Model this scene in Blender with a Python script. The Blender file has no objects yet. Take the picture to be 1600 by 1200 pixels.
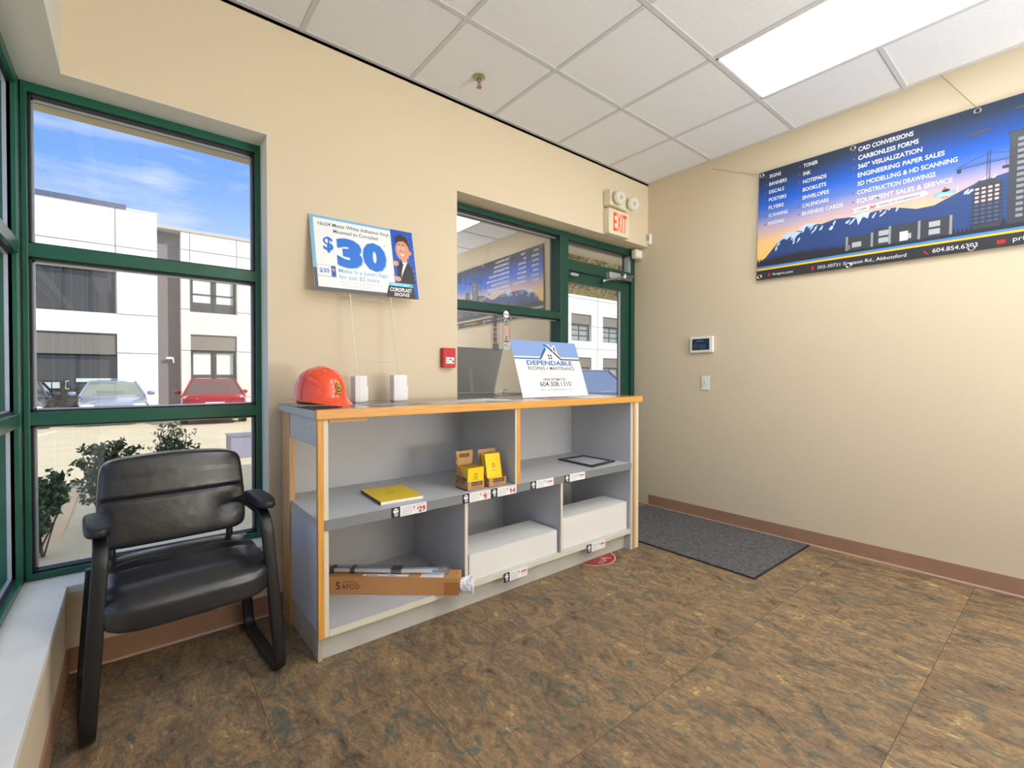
import bpy, bmesh, math, random
from mathutils import Vector, Matrix
R = math.radians
C = bpy.context.scene.collection
scn = bpy.context.scene
random.seed(7)

# ------------------------------------------------------------------ camera
cd = bpy.data.cameras.new('camera'); cam = bpy.data.objects.new('camera', cd); C.objects.link(cam)
cam.location = (0, 0, 1.18)
cam.rotation_euler = (R(90 - .672), 0, R(-39.2145))
cd.sensor_width = 36; cd.lens = 730.84 / 1600 * 36; cd.shift_y = -2.74 / 1600
cd.clip_start = .03; cd.clip_end = 300
scn.camera = cam
# ------------------------------------------------------------------ view
scn.view_settings.view_transform = 'Standard'; scn.view_settings.look = 'None'
scn.view_settings.gamma = 1; scn.view_settings.use_curve_mapping = False
scn.view_settings.exposure = 0.13
# ------------------------------------------------------------------ sky
w = bpy.data.worlds.new('sky'); scn.world = w; w.use_nodes = True
nt = w.node_tree; N = nt.nodes; N.clear(); L = nt.links
out = N.new('ShaderNodeOutputWorld'); bg = N.new('ShaderNodeBackground'); bg.inputs[1].default_value = 1.0
tc = N.new('ShaderNodeTexCoord'); sx = N.new('ShaderNodeSeparateXYZ'); L.new(tc.outputs['Generated'], sx.inputs[0])
rp = N.new('ShaderNodeValToRGB'); L.new(sx.outputs['Z'], rp.inputs[0])
e = rp.color_ramp.elements
e[0].position = 0.0; e[0].color = (.70, .82, 1, 1); e[1].position = 1; e[1].color = (1.0, 1.05, 1.15, 1)
for p_, c_ in ((.2, (.46, .66, 1, 1)), (.33, (.23, .47, 1, 1)), (.45, (.15, .36, .92, 1)), (.62, (.80, .90, 1.08, 1))):
    k = e.new(p_); k.color = c_
mp = N.new('ShaderNodeMapping'); mp.inputs['Scale'].default_value = (2.2, 2.2, 13); L.new(tc.outputs['Generated'], mp.inputs[0])
nz = N.new('ShaderNodeTexNoise'); nz.inputs['Scale'].default_value = 1.7; nz.inputs['Detail'].default_value = 7; nz.inputs['Roughness'].default_value = .6
L.new(mp.outputs[0], nz.inputs[0])
cr = N.new('ShaderNodeValToRGB'); cr.color_ramp.elements[0].position = .52; cr.color_ramp.elements[1].position = .78
cr.color_ramp.elements[1].color = (.75, .75, .75, 1); L.new(nz.outputs[0], cr.inputs[0])
mx = N.new('ShaderNodeMixRGB'); L.new(cr.outputs[0], mx.inputs[0]); L.new(rp.outputs[0], mx.inputs[1]); mx.inputs[2].default_value = (.95, .97, 1, 1)
L.new(mx.outputs[0], bg.inputs[0]); L.new(bg.outputs[0], out.inputs[0])
# ------------------------------------------------------------------ sun
sd = bpy.data.lights.new('sun', 'SUN'); sd.energy = 4.4; sd.angle = R(.6); sd.color = (1, .95, .87)
so = bpy.data.objects.new('sun', sd); C.objects.link(so); so.location = (8, -8, 12)
so.rotation_euler = Vector((-.75, 1.0, -.85)).to_track_quat('-Z', 'Y').to_euler()
LAMP = 7.5          # glow of the ceiling light diffusers
# fill light added behind the camera, turned up to brighten the ceiling
ad = bpy.data.lights.new('added_ceiling_fill', 'AREA'); ad.shape = 'DISK'; ad.size = 1.6; ad.energy = 185; ad.color = (.94, .97, 1.0)
ao = bpy.data.objects.new('added_ceiling_fill', ad); C.objects.link(ao); ao.location = (2.6, -2.6, .9); ao.rotation_euler = (R(180 - 12), 0, 0)

# ------------------------------------------------------------------ materials
def lin(c):
    return tuple(((x / 255) / 12.92 if x <= 10 else ((x / 255 + .055) / 1.055) ** 2.4) for x in c)
MC = {}
def M(name, rgb, rough=.6, metal=0, bump=0, bscale=40, var=0, vscale=8, spec=.5, coat=0, stretch=None):
    if name in MC: return MC[name]
    m = bpy.data.materials.new(name); m.use_nodes = True; t = m.node_tree; b = t.nodes['Principled BSDF']
    c = lin(rgb); b.inputs['Base Color'].default_value = (*c, 1); b.inputs['Roughness'].default_value = rough
    b.inputs['Metallic'].default_value = metal; b.inputs['Specular IOR Level'].default_value = spec; b.inputs['Coat Weight'].default_value = coat
    if bump or var:
        tc = t.nodes.new('ShaderNodeTexCoord'); src = tc.outputs['Object']
        if stretch:
            mp = t.nodes.new('ShaderNodeMapping'); mp.inputs['Scale'].default_value = stretch; t.links.new(src, mp.inputs[0]); src = mp.outputs[0]
    if bump:
        n = t.nodes.new('ShaderNodeTexNoise'); n.inputs['Scale'].default_value = bscale; n.inputs['Detail'].default_value = 4; t.links.new(src, n.inputs[0])
        bp = t.nodes.new('ShaderNodeBump'); bp.inputs['Strength'].default_value = bump; bp.inputs['Distance'].default_value = .01
        t.links.new(n.outputs[0], bp.inputs['Height']); t.links.new(bp.outputs[0], b.inputs['Normal'])
    if var:
        n = t.nodes.new('ShaderNodeTexNoise'); n.inputs['Scale'].default_value = vscale; n.inputs['Detail'].default_value = 5; t.links.new(src, n.inputs[0])
        r = t.nodes.new('ShaderNodeValToRGB'); r.color_ramp.elements[0].position = .35; r.color_ramp.elements[1].position = .65
        r.color_ramp.elements[0].color = (*[x * (1 - var) for x in c], 1); r.color_ramp.elements[1].color = (*[min(1, x * (1 + var)) for x in c], 1)
        t.links.new(n.outputs[0], r.inputs[0]); t.links.new(r.outputs[0], b.inputs['Base Color'])
    MC[name] = m; return m
def ink(r, g, b, rough=.4): return M('ink_%d_%d_%d' % (r, g, b), (r, g, b), rough)
def glass(name, refl, tint=(1, 1, 1), rough=0.0):
    if name in MC: return MC[name]
    m = bpy.data.materials.new(name); m.use_nodes = True; t = m.node_tree; t.nodes.clear()
    o = t.nodes.new('ShaderNodeOutputMaterial'); mx = t.nodes.new('ShaderNodeMixShader'); a = t.nodes.new('ShaderNodeBsdfTransparent'); g = t.nodes.new('ShaderNodeBsdfGlossy')
    a.inputs[0].default_value = (*tint, 1); g.inputs['Roughness'].default_value = rough; mx.inputs[0].default_value = refl
    t.links.new(a.outputs[0], mx.inputs[1]); t.links.new(g.outputs[0], mx.inputs[2]); t.links.new(mx.outputs[0], o.inputs[0]); MC[name] = m; return m
def emit(name, rgb, s):
    if name in MC: return MC[name]
    m = bpy.data.materials.new(name); m.use_nodes = True; b = m.node_tree.nodes['Principled BSDF']
    b.inputs['Base Color'].default_value = (*lin(rgb), 1); b.inputs['Emission Color'].default_value = (*lin(rgb), 1); b.inputs['Emission Strength'].default_value = s
    MC[name] = m; return m
def wood(name, rgb, rough=.4, st=(30, 30, 1)):
    return M(name, rgb, rough, var=.12, vscale=6, stretch=st, bump=.05, bscale=30)

wallm = M('wall_paint', (219, 204, 177), .75, bump=.05, bscale=90)
ceilm = M('ceiling_tile', (232, 234, 237), .9, bump=.25, bscale=240, var=.015, vscale=60)
gridm = M('ceiling_grid_metal', (205, 206, 206), .5)
reveal = M('reveal_light_tint', (224, 222, 214), .75)  # wall paint made paler, the light missing on soffits put into its colour
sillm = M('sill_paint', (232, 231, 227), .6, bump=.15, bscale=25, var=.04, vscale=6)
green = M('green_frame_paint', (28, 92, 72), .3, var=.06, vscale=3)
dkgreen = M('green_door_paint', (22, 70, 56), .3)
gasket = M('black_gasket', (18, 22, 30), .5)
alum = M('pale_aluminium', (188, 196, 206), .35, .5)
basem = M('baseboard_vinyl', (164, 126, 102), .5, var=.05)
lipm = M('baseboard_lip', (214, 180, 160), .5)
lam = M('grey_laminate', (196, 197, 200), .45, var=.02, vscale=5)
lamd = M('worn_blue_grey_laminate', (206, 209, 222), .45, var=.05, vscale=3)
edgeg = M('dark_grey_edging', (128, 131, 133), .5)
cream = M('cream_edge_band', (220, 214, 196), .5)
oak = wood('oak_edging', (222, 160, 76))
oakh = wood('oak_front_edging', (222, 160, 76), st=(1, 30, 30))
pine = wood('worn_pine_post', (206, 160, 108))
skirt = M('worn_base_board', (190, 180, 160), .7, var=.15, vscale=7)
kickm = M('kick_board', (196, 195, 190), .6, var=.07, vscale=6)
topm = M('glossy_brown_counter_laminate', (128, 112, 104), .12, var=.08, vscale=10)
leather = M('black_leather', (26, 27, 33), .30, bump=.35, bscale=9, spec=.8)
blackm = M('black_powder_coat', (20, 20, 23), .38, bump=.08, bscale=200)
blackp = M('black_plastic', (22, 23, 28), .45, bump=.1, bscale=150)
white_p = M('white_plastic', (236, 236, 232), .35)
cream_p = M('cream_plastic', (226, 218, 192), .4)
chrome = M('chrome', (200, 200, 204), .2, 1)
steel = M('satin_steel', (150, 150, 150), .35, .9)
paperw = M('white_paper', (240, 240, 240), .7, bump=.05)
card = M('brown_cardboard', (190, 146, 98), .8, var=.05, vscale=20)
carton = M('shipping_carton', (196, 142, 90), .75, var=.05, vscale=8)
whitebox = M('white_box_card', (232, 231, 228), .6)
yellow = M('yellow_cover', (250, 212, 10), .45)
redp = M('red_painted_metal', (200, 24, 34), .35)
concrete = M('concrete', (212, 182, 146), .9, bump=.2, bscale=60, var=.08, vscale=3)
asphalt = M('pale_asphalt', (206, 192, 160), .95, bump=.2, bscale=40, var=.05, vscale=2)
bwhite = M('white_facade_panel', (240, 240, 240), .7)
bbeige = M('beige_facade_with_shade', (214, 205, 196), .75, var=.03, vscale=1)  # beige darkened, the shade on the wing is put into its colour
bgrey = M('grey_facade_shadow', (112, 106, 108), .7)  # dark grey stands for the shadow in the recessed strip
bjoint = M('facade_joint', (120, 120, 122), .8)
bdark = M('dark_facade_fascia', (120, 114, 106), .6)
dglass = M('dark_building_glass', (70, 66, 60), .06, spec=1)
blind = M('window_blind', (205, 215, 205), .7)
leafm = M('shrub_leaf', (70, 94, 58), .5, var=.3, vscale=9)
leafp = M('pale_shrub_leaf', (150, 160, 130), .5)
twig = M('shrub_twig', (86, 70, 56), .8)
pebble = M('pebble_dash', (150, 142, 104), .95, bump=.6, bscale=60, var=.8, vscale=22)
tanw = M('exterior_stucco', (218, 204, 180), .85, bump=.1, bscale=60)
# vinyl slate floor
def floor_mat():
    m = bpy.data.materials.new('slate_look_vinyl'); m.use_nodes = True; t = m.node_tree; b = t.nodes['Principled BSDF']
    nn = t.nodes.new; lk = t.links.new
    tc = nn('ShaderNodeTexCoord'); mp = nn('ShaderNodeMapping'); lk(tc.outputs['Object'], mp.inputs[0]); mp.inputs['Location'].default_value = (.1, -.38, 0)
    br = nn('ShaderNodeTexBrick'); br.inputs['Scale'].default_value = 1; br.inputs['Brick Width'].default_value = .914; br.inputs['Row Height'].default_value = .61
    br.inputs['Mortar Size'].default_value = .0010; br.inputs['Mortar Smooth'].default_value = 0; br.inputs['Color1'].default_value = (0, 0, 0, 1); br.inputs['Color2'].default_value = (1, 1, 1, 1)
    lk(mp.outputs[0], br.inputs[0])
    # shift the pattern from tile to tile
    vm = nn('ShaderNodeVectorMath'); vm.operation = 'MULTIPLY_ADD'; lk(br.outputs['Color'], vm.inputs[0]); vm.inputs[1].default_value = (3.1, 5.7, 9); lk(tc.outputs['Object'], vm.inputs[2])
    st = nn('ShaderNodeMapping'); st.inputs['Rotation'].default_value = (0, 0, R(12)); st.inputs['Scale'].default_value = (2.1, 1, 1); lk(vm.outputs[0], st.inputs[0])
    def noise(sc, det=8, dist=.6, rough=.65):
        n = nn('ShaderNodeTexNoise'); n.inputs['Scale'].default_value = sc; n.inputs['Detail'].default_value = det; n.inputs['Distortion'].default_value = dist; n.inputs['Roughness'].default_value = rough
        lk(st.outputs[0], n.inputs[0]); return n
    n1 = noise(5.2, 10, .8, .78); r1 = nn('ShaderNodeValToRGB'); lk(n1.outputs[0], r1.inputs[0]); E = r1.color_ramp.elements
    E[0].position = .34; E[0].color = (*lin((58, 50, 44)), 1); E[1].position = .68; E[1].color = (*lin((196, 166, 110)), 1)
    for p, c in ((.40, (92, 80, 64)), (.45, (126, 98, 70)), (.49, (104, 96, 78)), (.53, (150, 118, 82)), (.57, (118, 104, 78)), (.62, (166, 138, 92))):
        k = E.new(p); k.color = (*lin(c), 1)
    n2 = noise(8, 9, 1.2, .75); r2 = nn('ShaderNodeValToRGB'); lk(n2.outputs[0], r2.inputs[0]); r2.color_ramp.elements[0].position = .53; r2.color_ramp.elements[1].position = .60
    m1 = nn('ShaderNodeMixRGB'); lk(r2.outputs[0], m1.inputs[0]); lk(r1.outputs[0], m1.inputs[1]); m1.inputs[2].default_value = (*lin((92, 92, 78)), 1)
    n3 = noise(12, 8, 1.4, .75); n3.inputs['Lacunarity'].default_value = 2.4
    r3 = nn('ShaderNodeValToRGB'); lk(n3.outputs[0], r3.inputs[0]); r3.color_ramp.elements[0].position = .62; r3.color_ramp.elements[1].position = .68
    m2 = nn('ShaderNodeMixRGB'); lk(r3.outputs[0], m2.inputs[0]); lk(m1.outputs[0], m2.inputs[1]); m2.inputs[2].default_value = (*lin((184, 124, 62)), 1)
    n4 = noise(34, 7, .5, .75); r4 = nn('ShaderNodeValToRGB'); lk(n4.outputs[0], r4.inputs[0]); r4.color_ramp.elements[0].position = .3; r4.color_ramp.elements[1].position = .7
    r4.color_ramp.elements[0].color = (.68, .68, .70, 1); r4.color_ramp.elements[1].color = (1.6, 1.6, 1.62, 1)
    m3 = nn('ShaderNodeMixRGB'); m3.blend_type = 'MULTIPLY'; m3.inputs[0].default_value = 1; lk(m2.outputs[0], m3.inputs[1]); lk(r4.outputs[0], m3.inputs[2])
    m4 = nn('ShaderNodeMixRGB'); lk(br.outputs['Fac'], m4.inputs[0]); lk(m3.outputs[0], m4.inputs[1]); m4.inputs[2].default_value = (*lin((70, 56, 42)), 1)
    lk(m4.outputs[0], b.inputs['Base Color']); b.inputs['Roughness'].default_value = .5; b.inputs['Specular IOR Level'].default_value = .35
    bp = nn('ShaderNodeBump'); bp.inputs['Strength'].default_value = .12; lk(n4.outputs[0], bp.inputs['Height']); lk(bp.outputs[0], b.inputs['Normal'])
    return m
floorm = floor_mat()
carpet = M('charcoal_mat_carpet', (96, 96, 97), .95, bump=.7, bscale=200, var=.4, vscale=70)

# ------------------------------------------------------------------ mesh helpers
ORG = {}
class MB:
    def __init__(s): s.v = []; s.f = []; s.mi = []; s.ms = []
    def slot(s, m):
        if m not in s.ms: s.ms.append(m)
        return s.ms.index(m)
    def add(s, vs, fs, m):
        b = len(s.v); s.v += [tuple(p) for p in vs]; k = s.slot(m)
        for q in fs: s.f.append(tuple(b + i for i in q)); s.mi.append(k)
        return s
    def box(s, a, b, m):
        x0, y0, z0 = [min(p, q) for p, q in zip(a, b)]; x1, y1, z1 = [max(p, q) for p, q in zip(a, b)]
        return s.add([(x0, y0, z0), (x1, y0, z0), (x1, y1, z0), (x0, y1, z0), (x0, y0, z1), (x1, y0, z1), (x1, y1, z1), (x0, y1, z1)],
                     [(3, 2, 1, 0), (4, 5, 6, 7), (0, 1, 5, 4), (1, 2, 6, 5), (2, 3, 7, 6), (3, 0, 4, 7)], m)
    def obox(s, o, ax, ay, az, m):      # corner and three edge vectors
        o, ax, ay, az = map(Vector, (o, ax, ay, az))
        p = [o, o + ax, o + ax + ay, o + ay]; p += [q + az for q in p]
        return s.add(p, [(3, 2, 1, 0), (4, 5, 6, 7), (0, 1, 5, 4), (1, 2, 6, 5), (2, 3, 7, 6), (3, 0, 4, 7)], m)
    def prism(s, pts, off, m):          # 3-D outline swept along off
        off = Vector(off); n = len(pts); a = [Vector(p) for p in pts]; b = [p + off for p in a]
        return s.add(a + b, [tuple(range(n))[::-1], tuple(range(n, 2 * n))] + [(i, (i + 1) % n, n + (i + 1) % n, n + i) for i in range(n)], m)
    def loft(s, rings, m, cap=True, closed=True):
        n = len(rings[0]); vs = [p for r in rings for p in r]; fs = []
        for i in range(len(rings) - 1):
            for j in range(n if closed else n - 1):
                k = (j + 1) % n; fs.append((i * n + j, i * n + k, (i + 1) * n + k, (i + 1) * n + j))
        if cap: fs.append(tuple(range(n))[::-1]); fs.append(tuple((len(rings) - 1) * n + j for j in range(n)))
        return s.add(vs, fs, m)
    def tube(s, path, r, m, n=10, flat=None, up=(0, 0, 1)):
        P = [Vector(p) for p in path]; rings = []
        for i, p in enumerate(P):
            d = (P[min(i + 1, len(P) - 1)] - P[max(i - 1, 0)]).normalized()
            u = Vector(up); u = u - d * u.dot(d)
            if u.length < 1e-3: u = Vector((1, 0, 0)); u = u - d * u.dot(d)
            u.normalize(); v = d.cross(u); rr = r[i] if isinstance(r, (list, tuple)) else r
            a, b = (rr, rr) if flat is None else flat
            ring = []
            for k in range(n):
                t = 2 * math.pi * k / n; c_, s_ = math.cos(t), math.sin(t)
                if flat: c_ = math.copysign(abs(c_) ** .45, c_); s_ = math.copysign(abs(s_) ** .45, s_)
                ring.append(p + u * a * c_ + v * b * s_)
            rings.append(ring)
        return s.loft(rings, m)
    def cyl(s, a, b, r, m, n=20, r2=None): return s.tube([a, b], [r, r if r2 is None else r2], m, n)
    def lathe(s, prof, c, m, n=24, sx=1, sy=1):
        rings = [[(c[0] + r * sx * math.cos(2 * math.pi * k / n), c[1] + r * sy * math.sin(2 * math.pi * k / n), c[2] + z) for k in range(n)] for r, z in prof]
        return s.loft(rings, m)
    def pillow(s, w, d, h, e, m, fn=None, n=28, k=18):
        rings = []; q = 2 / e
        for i in range(k + 1):
            f = -1 + 2 * i / k; u = math.sin(math.pi / 2 * f) if abs(f) < 1 else f
            cz = max(0.0, 1 - abs(u) ** q) ** (1 / q); z = u * h / 2; ring = []
            for j in range(n):
                t = 2 * math.pi * j / n; c_, s_ = math.cos(t), math.sin(t); rr = (abs(c_) ** q + abs(s_) ** q) ** (-1 / q) * cz
                p = (w / 2 * rr * c_, d / 2 * rr * s_, z); ring.append(fn(*p) if fn else p)
            rings.append(ring)
        return s.loft(rings, m, cap=False)
    def build(s, name, parent=None, smooth=False, bevel=0, sub=0, seg=2):
        me = bpy.data.meshes.new(name); o_ = ORG.get(parent.name, Vector()) if parent else Vector()
        me.from_pydata([tuple(Vector(p) - o_) for p in s.v], [], s.f)
        for m in s.ms: me.materials.append(m)
        me.polygons.foreach_set('material_index', s.mi)
        bm = bmesh.new(); bm.from_mesh(me)
        bmesh.ops.recalc_face_normals(bm, faces=bm.faces) if s.ms and not getattr(s, 'art', 0) else None
        bm.to_mesh(me); bm.free()
        if smooth:
            me.polygons.foreach_set('use_smooth', [True] * len(me.polygons))
            try: me.set_sharp_from_angle(angle=R(38))
            except Exception: pass
        me.update()
        o = bpy.data.objects.new(name, me); C.objects.link(o)
        if parent: o.parent = parent; ORG[o.name] = o_
        if bevel:
            b = o.modifiers.new('bevel', 'BEVEL'); b.width = bevel; b.segments = seg; b.limit_method = 'ANGLE'; b.angle_limit = R(40)
        if sub:
            b = o.modifiers.new('sub', 'SUBSURF'); b.levels = sub; b.render_levels = sub
        return o
def thing(name, label, cat, loc=(0, 0, 0), rz=0, group=None, world=True):
    o = bpy.data.objects.new(name, None); C.objects.link(o); o.location = loc; o.rotation_euler = (0, 0, rz); o.empty_display_size = .05
    tag(o, label, cat, group); ORG[o.name] = Vector(loc) if world else Vector(); return o
def tag(o, label, cat, group=None):
    o['label'] = label; o['category'] = cat
    if group: o['group'] = group
    return o
def struct(o): o['kind'] = 'structure'; return o
def copy_tree(o, parent=None):
    c = o.copy(); C.objects.link(c); c.parent = parent
    for ch in list(o.children): copy_tree(ch, c)
    return c

# text glyph source
tcu = bpy.data.curves.new('t', 'FONT'); tcu.resolution_u = 3; tob = bpy.data.objects.new('t', tcu); C.objects.link(tob)
def glyphs(s, bold=0, shear=0):
    tcu.body = s; tcu.offset = bold; tcu.shear = shear; tcu.size = 1
    tob.update_tag(); bpy.context.view_layer.update()
    dg = bpy.context.evaluated_depsgraph_get(); e_ = tob.evaluated_get(dg); me = e_.to_mesh()
    vs = [(v.co.x, v.co.y) for v in me.vertices]; fs = [tuple(p.vertices) for p in me.polygons]; e_.to_mesh_clear(); return vs, fs
_h = glyphs('H'); CAP = max(v[1] for v in _h[0]) - min(v[1] for v in _h[0])
class Art(MB):
    """flat printing laid out in metres on a sheet, in thin layers"""
    art = 1
    def __init__(s, o, U, V, step=.0003):
        super().__init__(); s.cnt = 0; s.o = Vector(o); s.U = Vector(U).normalized(); s.V = Vector(V).normalized(); s.Nn = s.U.cross(s.V).normalized(); s.k = 1; s.step = step
    def p(s, x, y, l): return s.o + s.U * x + s.V * y + s.Nn * (l * s.step + s.cnt * 2.5e-6)
    def poly(s, pts, m, l=None):
        if l is None: s.k += 1; l = s.k
        ar = sum(pts[i][0] * pts[(i + 1) % len(pts)][1] - pts[(i + 1) % len(pts)][0] * pts[i][1] for i in range(len(pts)))
        if ar < 0: pts = pts[::-1]
        s.cnt = (s.cnt + 1) % 40
        s.add([s.p(x, y, l) for x, y in pts], [tuple(range(len(pts)))], m)
    def rect(s, x0, y0, x1, y1, m, l=None): s.poly([(x0, y0), (x1, y0), (x1, y1), (x0, y1)], m, l)
    def ell(s, cx, cy, rx, ry, m, n=20, l=None, a=0):
        s.poly([(cx + rx * math.cos(t) * math.cos(a) - ry * math.sin(t) * math.sin(a), cy + rx * math.cos(t) * math.sin(a) + ry * math.sin(t) * math.cos(a)) for t in [2 * math.pi * i / n for i in range(n)]], m, l)
    def line(s, pts, w_, m, l=None):
        if l is None: s.k += 1; l = s.k
        for (x0, y0), (x1, y1) in zip(pts, pts[1:]):
            d = math.hypot(x1 - x0, y1 - y0) or 1; nx, ny = -(y1 - y0) / d * w_ / 2, (x1 - x0) / d * w_ / 2
            s.poly([(x0 + nx, y0 + ny), (x0 - nx, y0 - ny), (x1 - nx, y1 - ny), (x1 + nx, y1 + ny)], m, l)
    def text(s, t, x, y, h, m, width=None, align='l', bold=0, shear=0, l=None, rot=0, mirror=False):
        """baseline at y, capital height h; width squeezes or stretches the line to fit"""
        vs, fs = glyphs(t, bold, shear)
        if not vs: return
        if l is None: s.k += 1; l = s.k
        x0 = min(v[0] for v in vs); x1 = max(v[0] for v in vs); sc = h / CAP; sxx = (width / (x1 - x0)) if width else sc; W = (x1 - x0) * sxx
        s.cnt = (s.cnt + 1) % 40
        ox = {'l': 0, 'c': -W / 2, 'r': -W}[align]; cr_, sr_ = math.cos(rot), math.sin(rot); pts = []
        for a, b in vs:
            X, Y = (a - x0) * sxx + ox, b * sc
            if mirror: X = -X
            pts.append(s.p(x + X * cr_ - Y * sr_, y + X * sr_ + Y * cr_, l))
        s.add(pts, fs, m)
BLACK = ink(25, 25, 28); WHITE = ink(240, 240, 240); GREY = ink(130, 130, 135); LGREY = ink(185, 188, 192); RED = ink(200, 30, 40)

# ================================================================== SETTING
H = 2.944; XR = 3.69; YA = 2.55; XL = -.205; YF = 2.70; YB = -3.4; ZH = 2.37; ZS = .347; YO = 2.98; XO = -.55
def wall_piece(name, boxes, m=wallm):
    b = MB()
    for a, c in boxes: b.box(a, c, m)
    return struct(b.build(name))
b = MB(); b.box((XO, YB - .3, -.12), (XR + .3, YO, 0), floorm); struct(b.build('floor'))
wall_piece('wall_front', [((XL, YA, 0), (1.627, YO, ZS - .03)), ((XO, YA, ZS - .03), (XL, YO, 0)), ((1.627, YA, 0), (2.79, YO, ZS)), ((.53, YA, ZS - .03), (1.627, YO, ZH)), ((XO, YA, ZH), (XR + .3, YO, H + .3)),
    ((3.69, YA, 0), (XR + .3, 2.805, ZH)), ((XL, YA, H - .02), (XR, YO, H))])
wall_piece('wall_right', [((XR, YB, 0), (XR + .3, YA, H + .3))])
wall_piece('wall_left', [((XO, YB, 0), (XL, YA, ZS - .03)), ((XO, YB, ZH), (XL, YA, H + .3))])
wall_piece('wall_back', [((XO, YB - .3, 0), (XR + .3, YB, H + .3))])
b = MB(); b.box((XO + .1, YB, ZH - .002), (XL + .0005, YA - .0005, ZH), reveal); b.box((XL, YB, ZH), (XL + .002, YA - .0005, H - .003), reveal); b.box((XO + .1, YA - .0005, ZH - .002), (.5295, YF + .01, ZH), reveal); b.box((.5275, YA, ZS), (.53, YF, ZH - .002), reveal); struct(b.build('trim_7'))  # thin linings that carry the lightened tone over the wall paint
# ceiling tiles, one slab per cell with a lay-in edge, between tee bars
GX = [3.69 - .57, 2.52, 1.91, 1.30, .69, .08]; GY = [1.94, 1.325, .71, .10, -.51, -1.12, -1.73, -2.34, -2.95]
xs = [XR] + GX + [XL]; ys = [YA] + GY + [YB]
lights_at = [(2.52, 3.12, .10, 1.325), (1.30, 1.91, -.51, .71), (2.52, 3.12, -2.34, -1.12)]
b = MB()
for i in range(len(xs) - 1):
    for j in range(len(ys) - 1):
        x1, x0, y1, y0 = xs[i], xs[i + 1], ys[j], ys[j + 1]; cx, cy = (x0 + x1) / 2, (y0 + y1) / 2
        if any(a < cx < c and d < cy < f for a, c, d, f in lights_at): continue
        b.box((x0 + .008, y0 + .008, H + .002), (x1 - .008, y1 - .008, H + .02), ceilm)
b.box((XO, YB - .3, H + .12), (XR + .3, YO, H + .3), ceilm)
struct(b.build('ceiling', bevel=.004))
b = MB()
for x in GX + [XL + .012, XR - .012]: b.box((x - .012, YB, H - .002), (x + .012, YA, H + .01), gridm)
for y in GY + [YA - .012]:
    for i in range(len(xs) - 1):
        if not any(a < (xs[i] + xs[i + 1]) / 2 < c and d + .05 < y < f - .05 for a, c, d, f in lights_at): b.box((xs[i + 1], y - .012, H - .003), (xs[i], y + .012, H + .008), gridm)
struct(b.build('trim_1'))
# baseboards with a pale lip
def baseboard(name, a, c, n):
    a, c, n = map(Vector, (a, c, n)); b = MB()
    b.obox(a, c - a, n * .007, (0, 0, .098), basem); b.obox(a, c - a, n * .014, (0, 0, .009), lipm); struct(b.build(name))
baseboard('baseboard_front', (XL + .008, YA, 0), (1.0, YA, 0), (0, -1, 0))
baseboard('baseboard_right', (XR, YA - .02, 0), (XR, YB, 0), (-1, 0, 0))
b = MB(); b.box((XL + .007, YB, 0), (XL, YA - .0075, .098), basem); struct(b.build('baseboard_left'))
# sill
b = MB(); b.box((XO + .05, YB, ZS - .03), (XL + .004, YA, ZS), sillm); b.box((XO + .05, YA, ZS - .03), (.529, YF + .12, ZS), sillm)
struct(b.build('trim_2', bevel=.002))

# ---- windows
def glazing(name, plane, a0, a1, z0, z1, rails, posts, m=green, gm=None, wid=.055, depth=.11, postw=.055, dp=0):
    """frame in plane 'y' or 'x'; rails: z centres; posts: a centres"""
    root = bpy.data.objects.new(name, None); C.objects.link(root); root['kind'] = 'structure'; ORG[root.name] = Vector()
    def bx(b, p0, p1, q0, q1, d0, d1, mm):
        if plane == 'y': b.box((p0, YF + d0, q0), (p1, YF + d1, q1), mm)
        else: b.box((-.338 - d0, p0, q0), (-.338 - d1, p1, q1), mm)
    fr = MB(); zz = [(z0, z0 + wid * .5)] + [(r - wid / 2, r + wid / 2) for r in rails] + [(z1 - wid * .7, z1)]
    aa = [(a0, a0 + .02)] + [(p - postw / 2, p + postw / 2) for p in posts] + [(a1 - .028, a1)]
    for q0, q1 in zz: bx(fr, a0, a1, q0, q1, 0, depth, m)
    for p0, p1 in aa: bx(fr, p0 + .0005, p1 - .0005, z0 + .001, z1 - .001, -.0015, depth + .001, m)
    fr.build('window_frame', root, bevel=.0025)
    st = MB(); gl = MB()
    for (_, q0), (q1, _) in zip(zz, zz[1:]):
        for (_, p0), (p1, _) in zip(aa, aa[1:]):
            for g, (d0, d1), mm in ((.007, (.018, .05 - dp), gasket), (.013, (.05 - dp, .062 - dp), alum)):
                bx(st, p0, p1, q0, q0 + g, d0, d1, mm); bx(st, p0, p1, q1 - g, q1, d0, d1, mm); bx(st, p0, p0 + g, q0, q1, d0, d1, mm); bx(st, p1 - g, p1, q0, q1, d0, d1, mm)
            gl = MB(); bx(gl, p0, p1, q0, q1, .060 - dp, .066 - dp, gm); gl.build('pane', root)
    st.build('glazing_bead', root); return root
g1 = glass('clear_glazing', .05, (.97, .98, .99)); g2 = glass('dim_side_glazing', .50, (.9, .9, .9)); g3 = glass('door_glazing', .10, (.95, .97, .97))
glazing('window_1', 'y', -.335, .53, ZS + .001, ZH, [1.008, 1.694], [], gm=g1)
glazing('window_2', 'x', YB + .1, 2.695, ZS + .001, ZH, [1.008, 1.694], [-2.2, -1.0, .2, 1.4], gm=g1, dp=.022)
b = MB(); b.box((-.40, 2.66, ZS + .001), (-.3385, 2.82, ZH - .001), green); struct(b.build('trim_3', bevel=.004))
YF_keep = YF; YF = 2.69
sidelight = glazing('window_3', 'y', 1.628, 2.787, .95, 2.36, [1.675], [], m=dkgreen, gm=g2, wid=.055)
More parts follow.
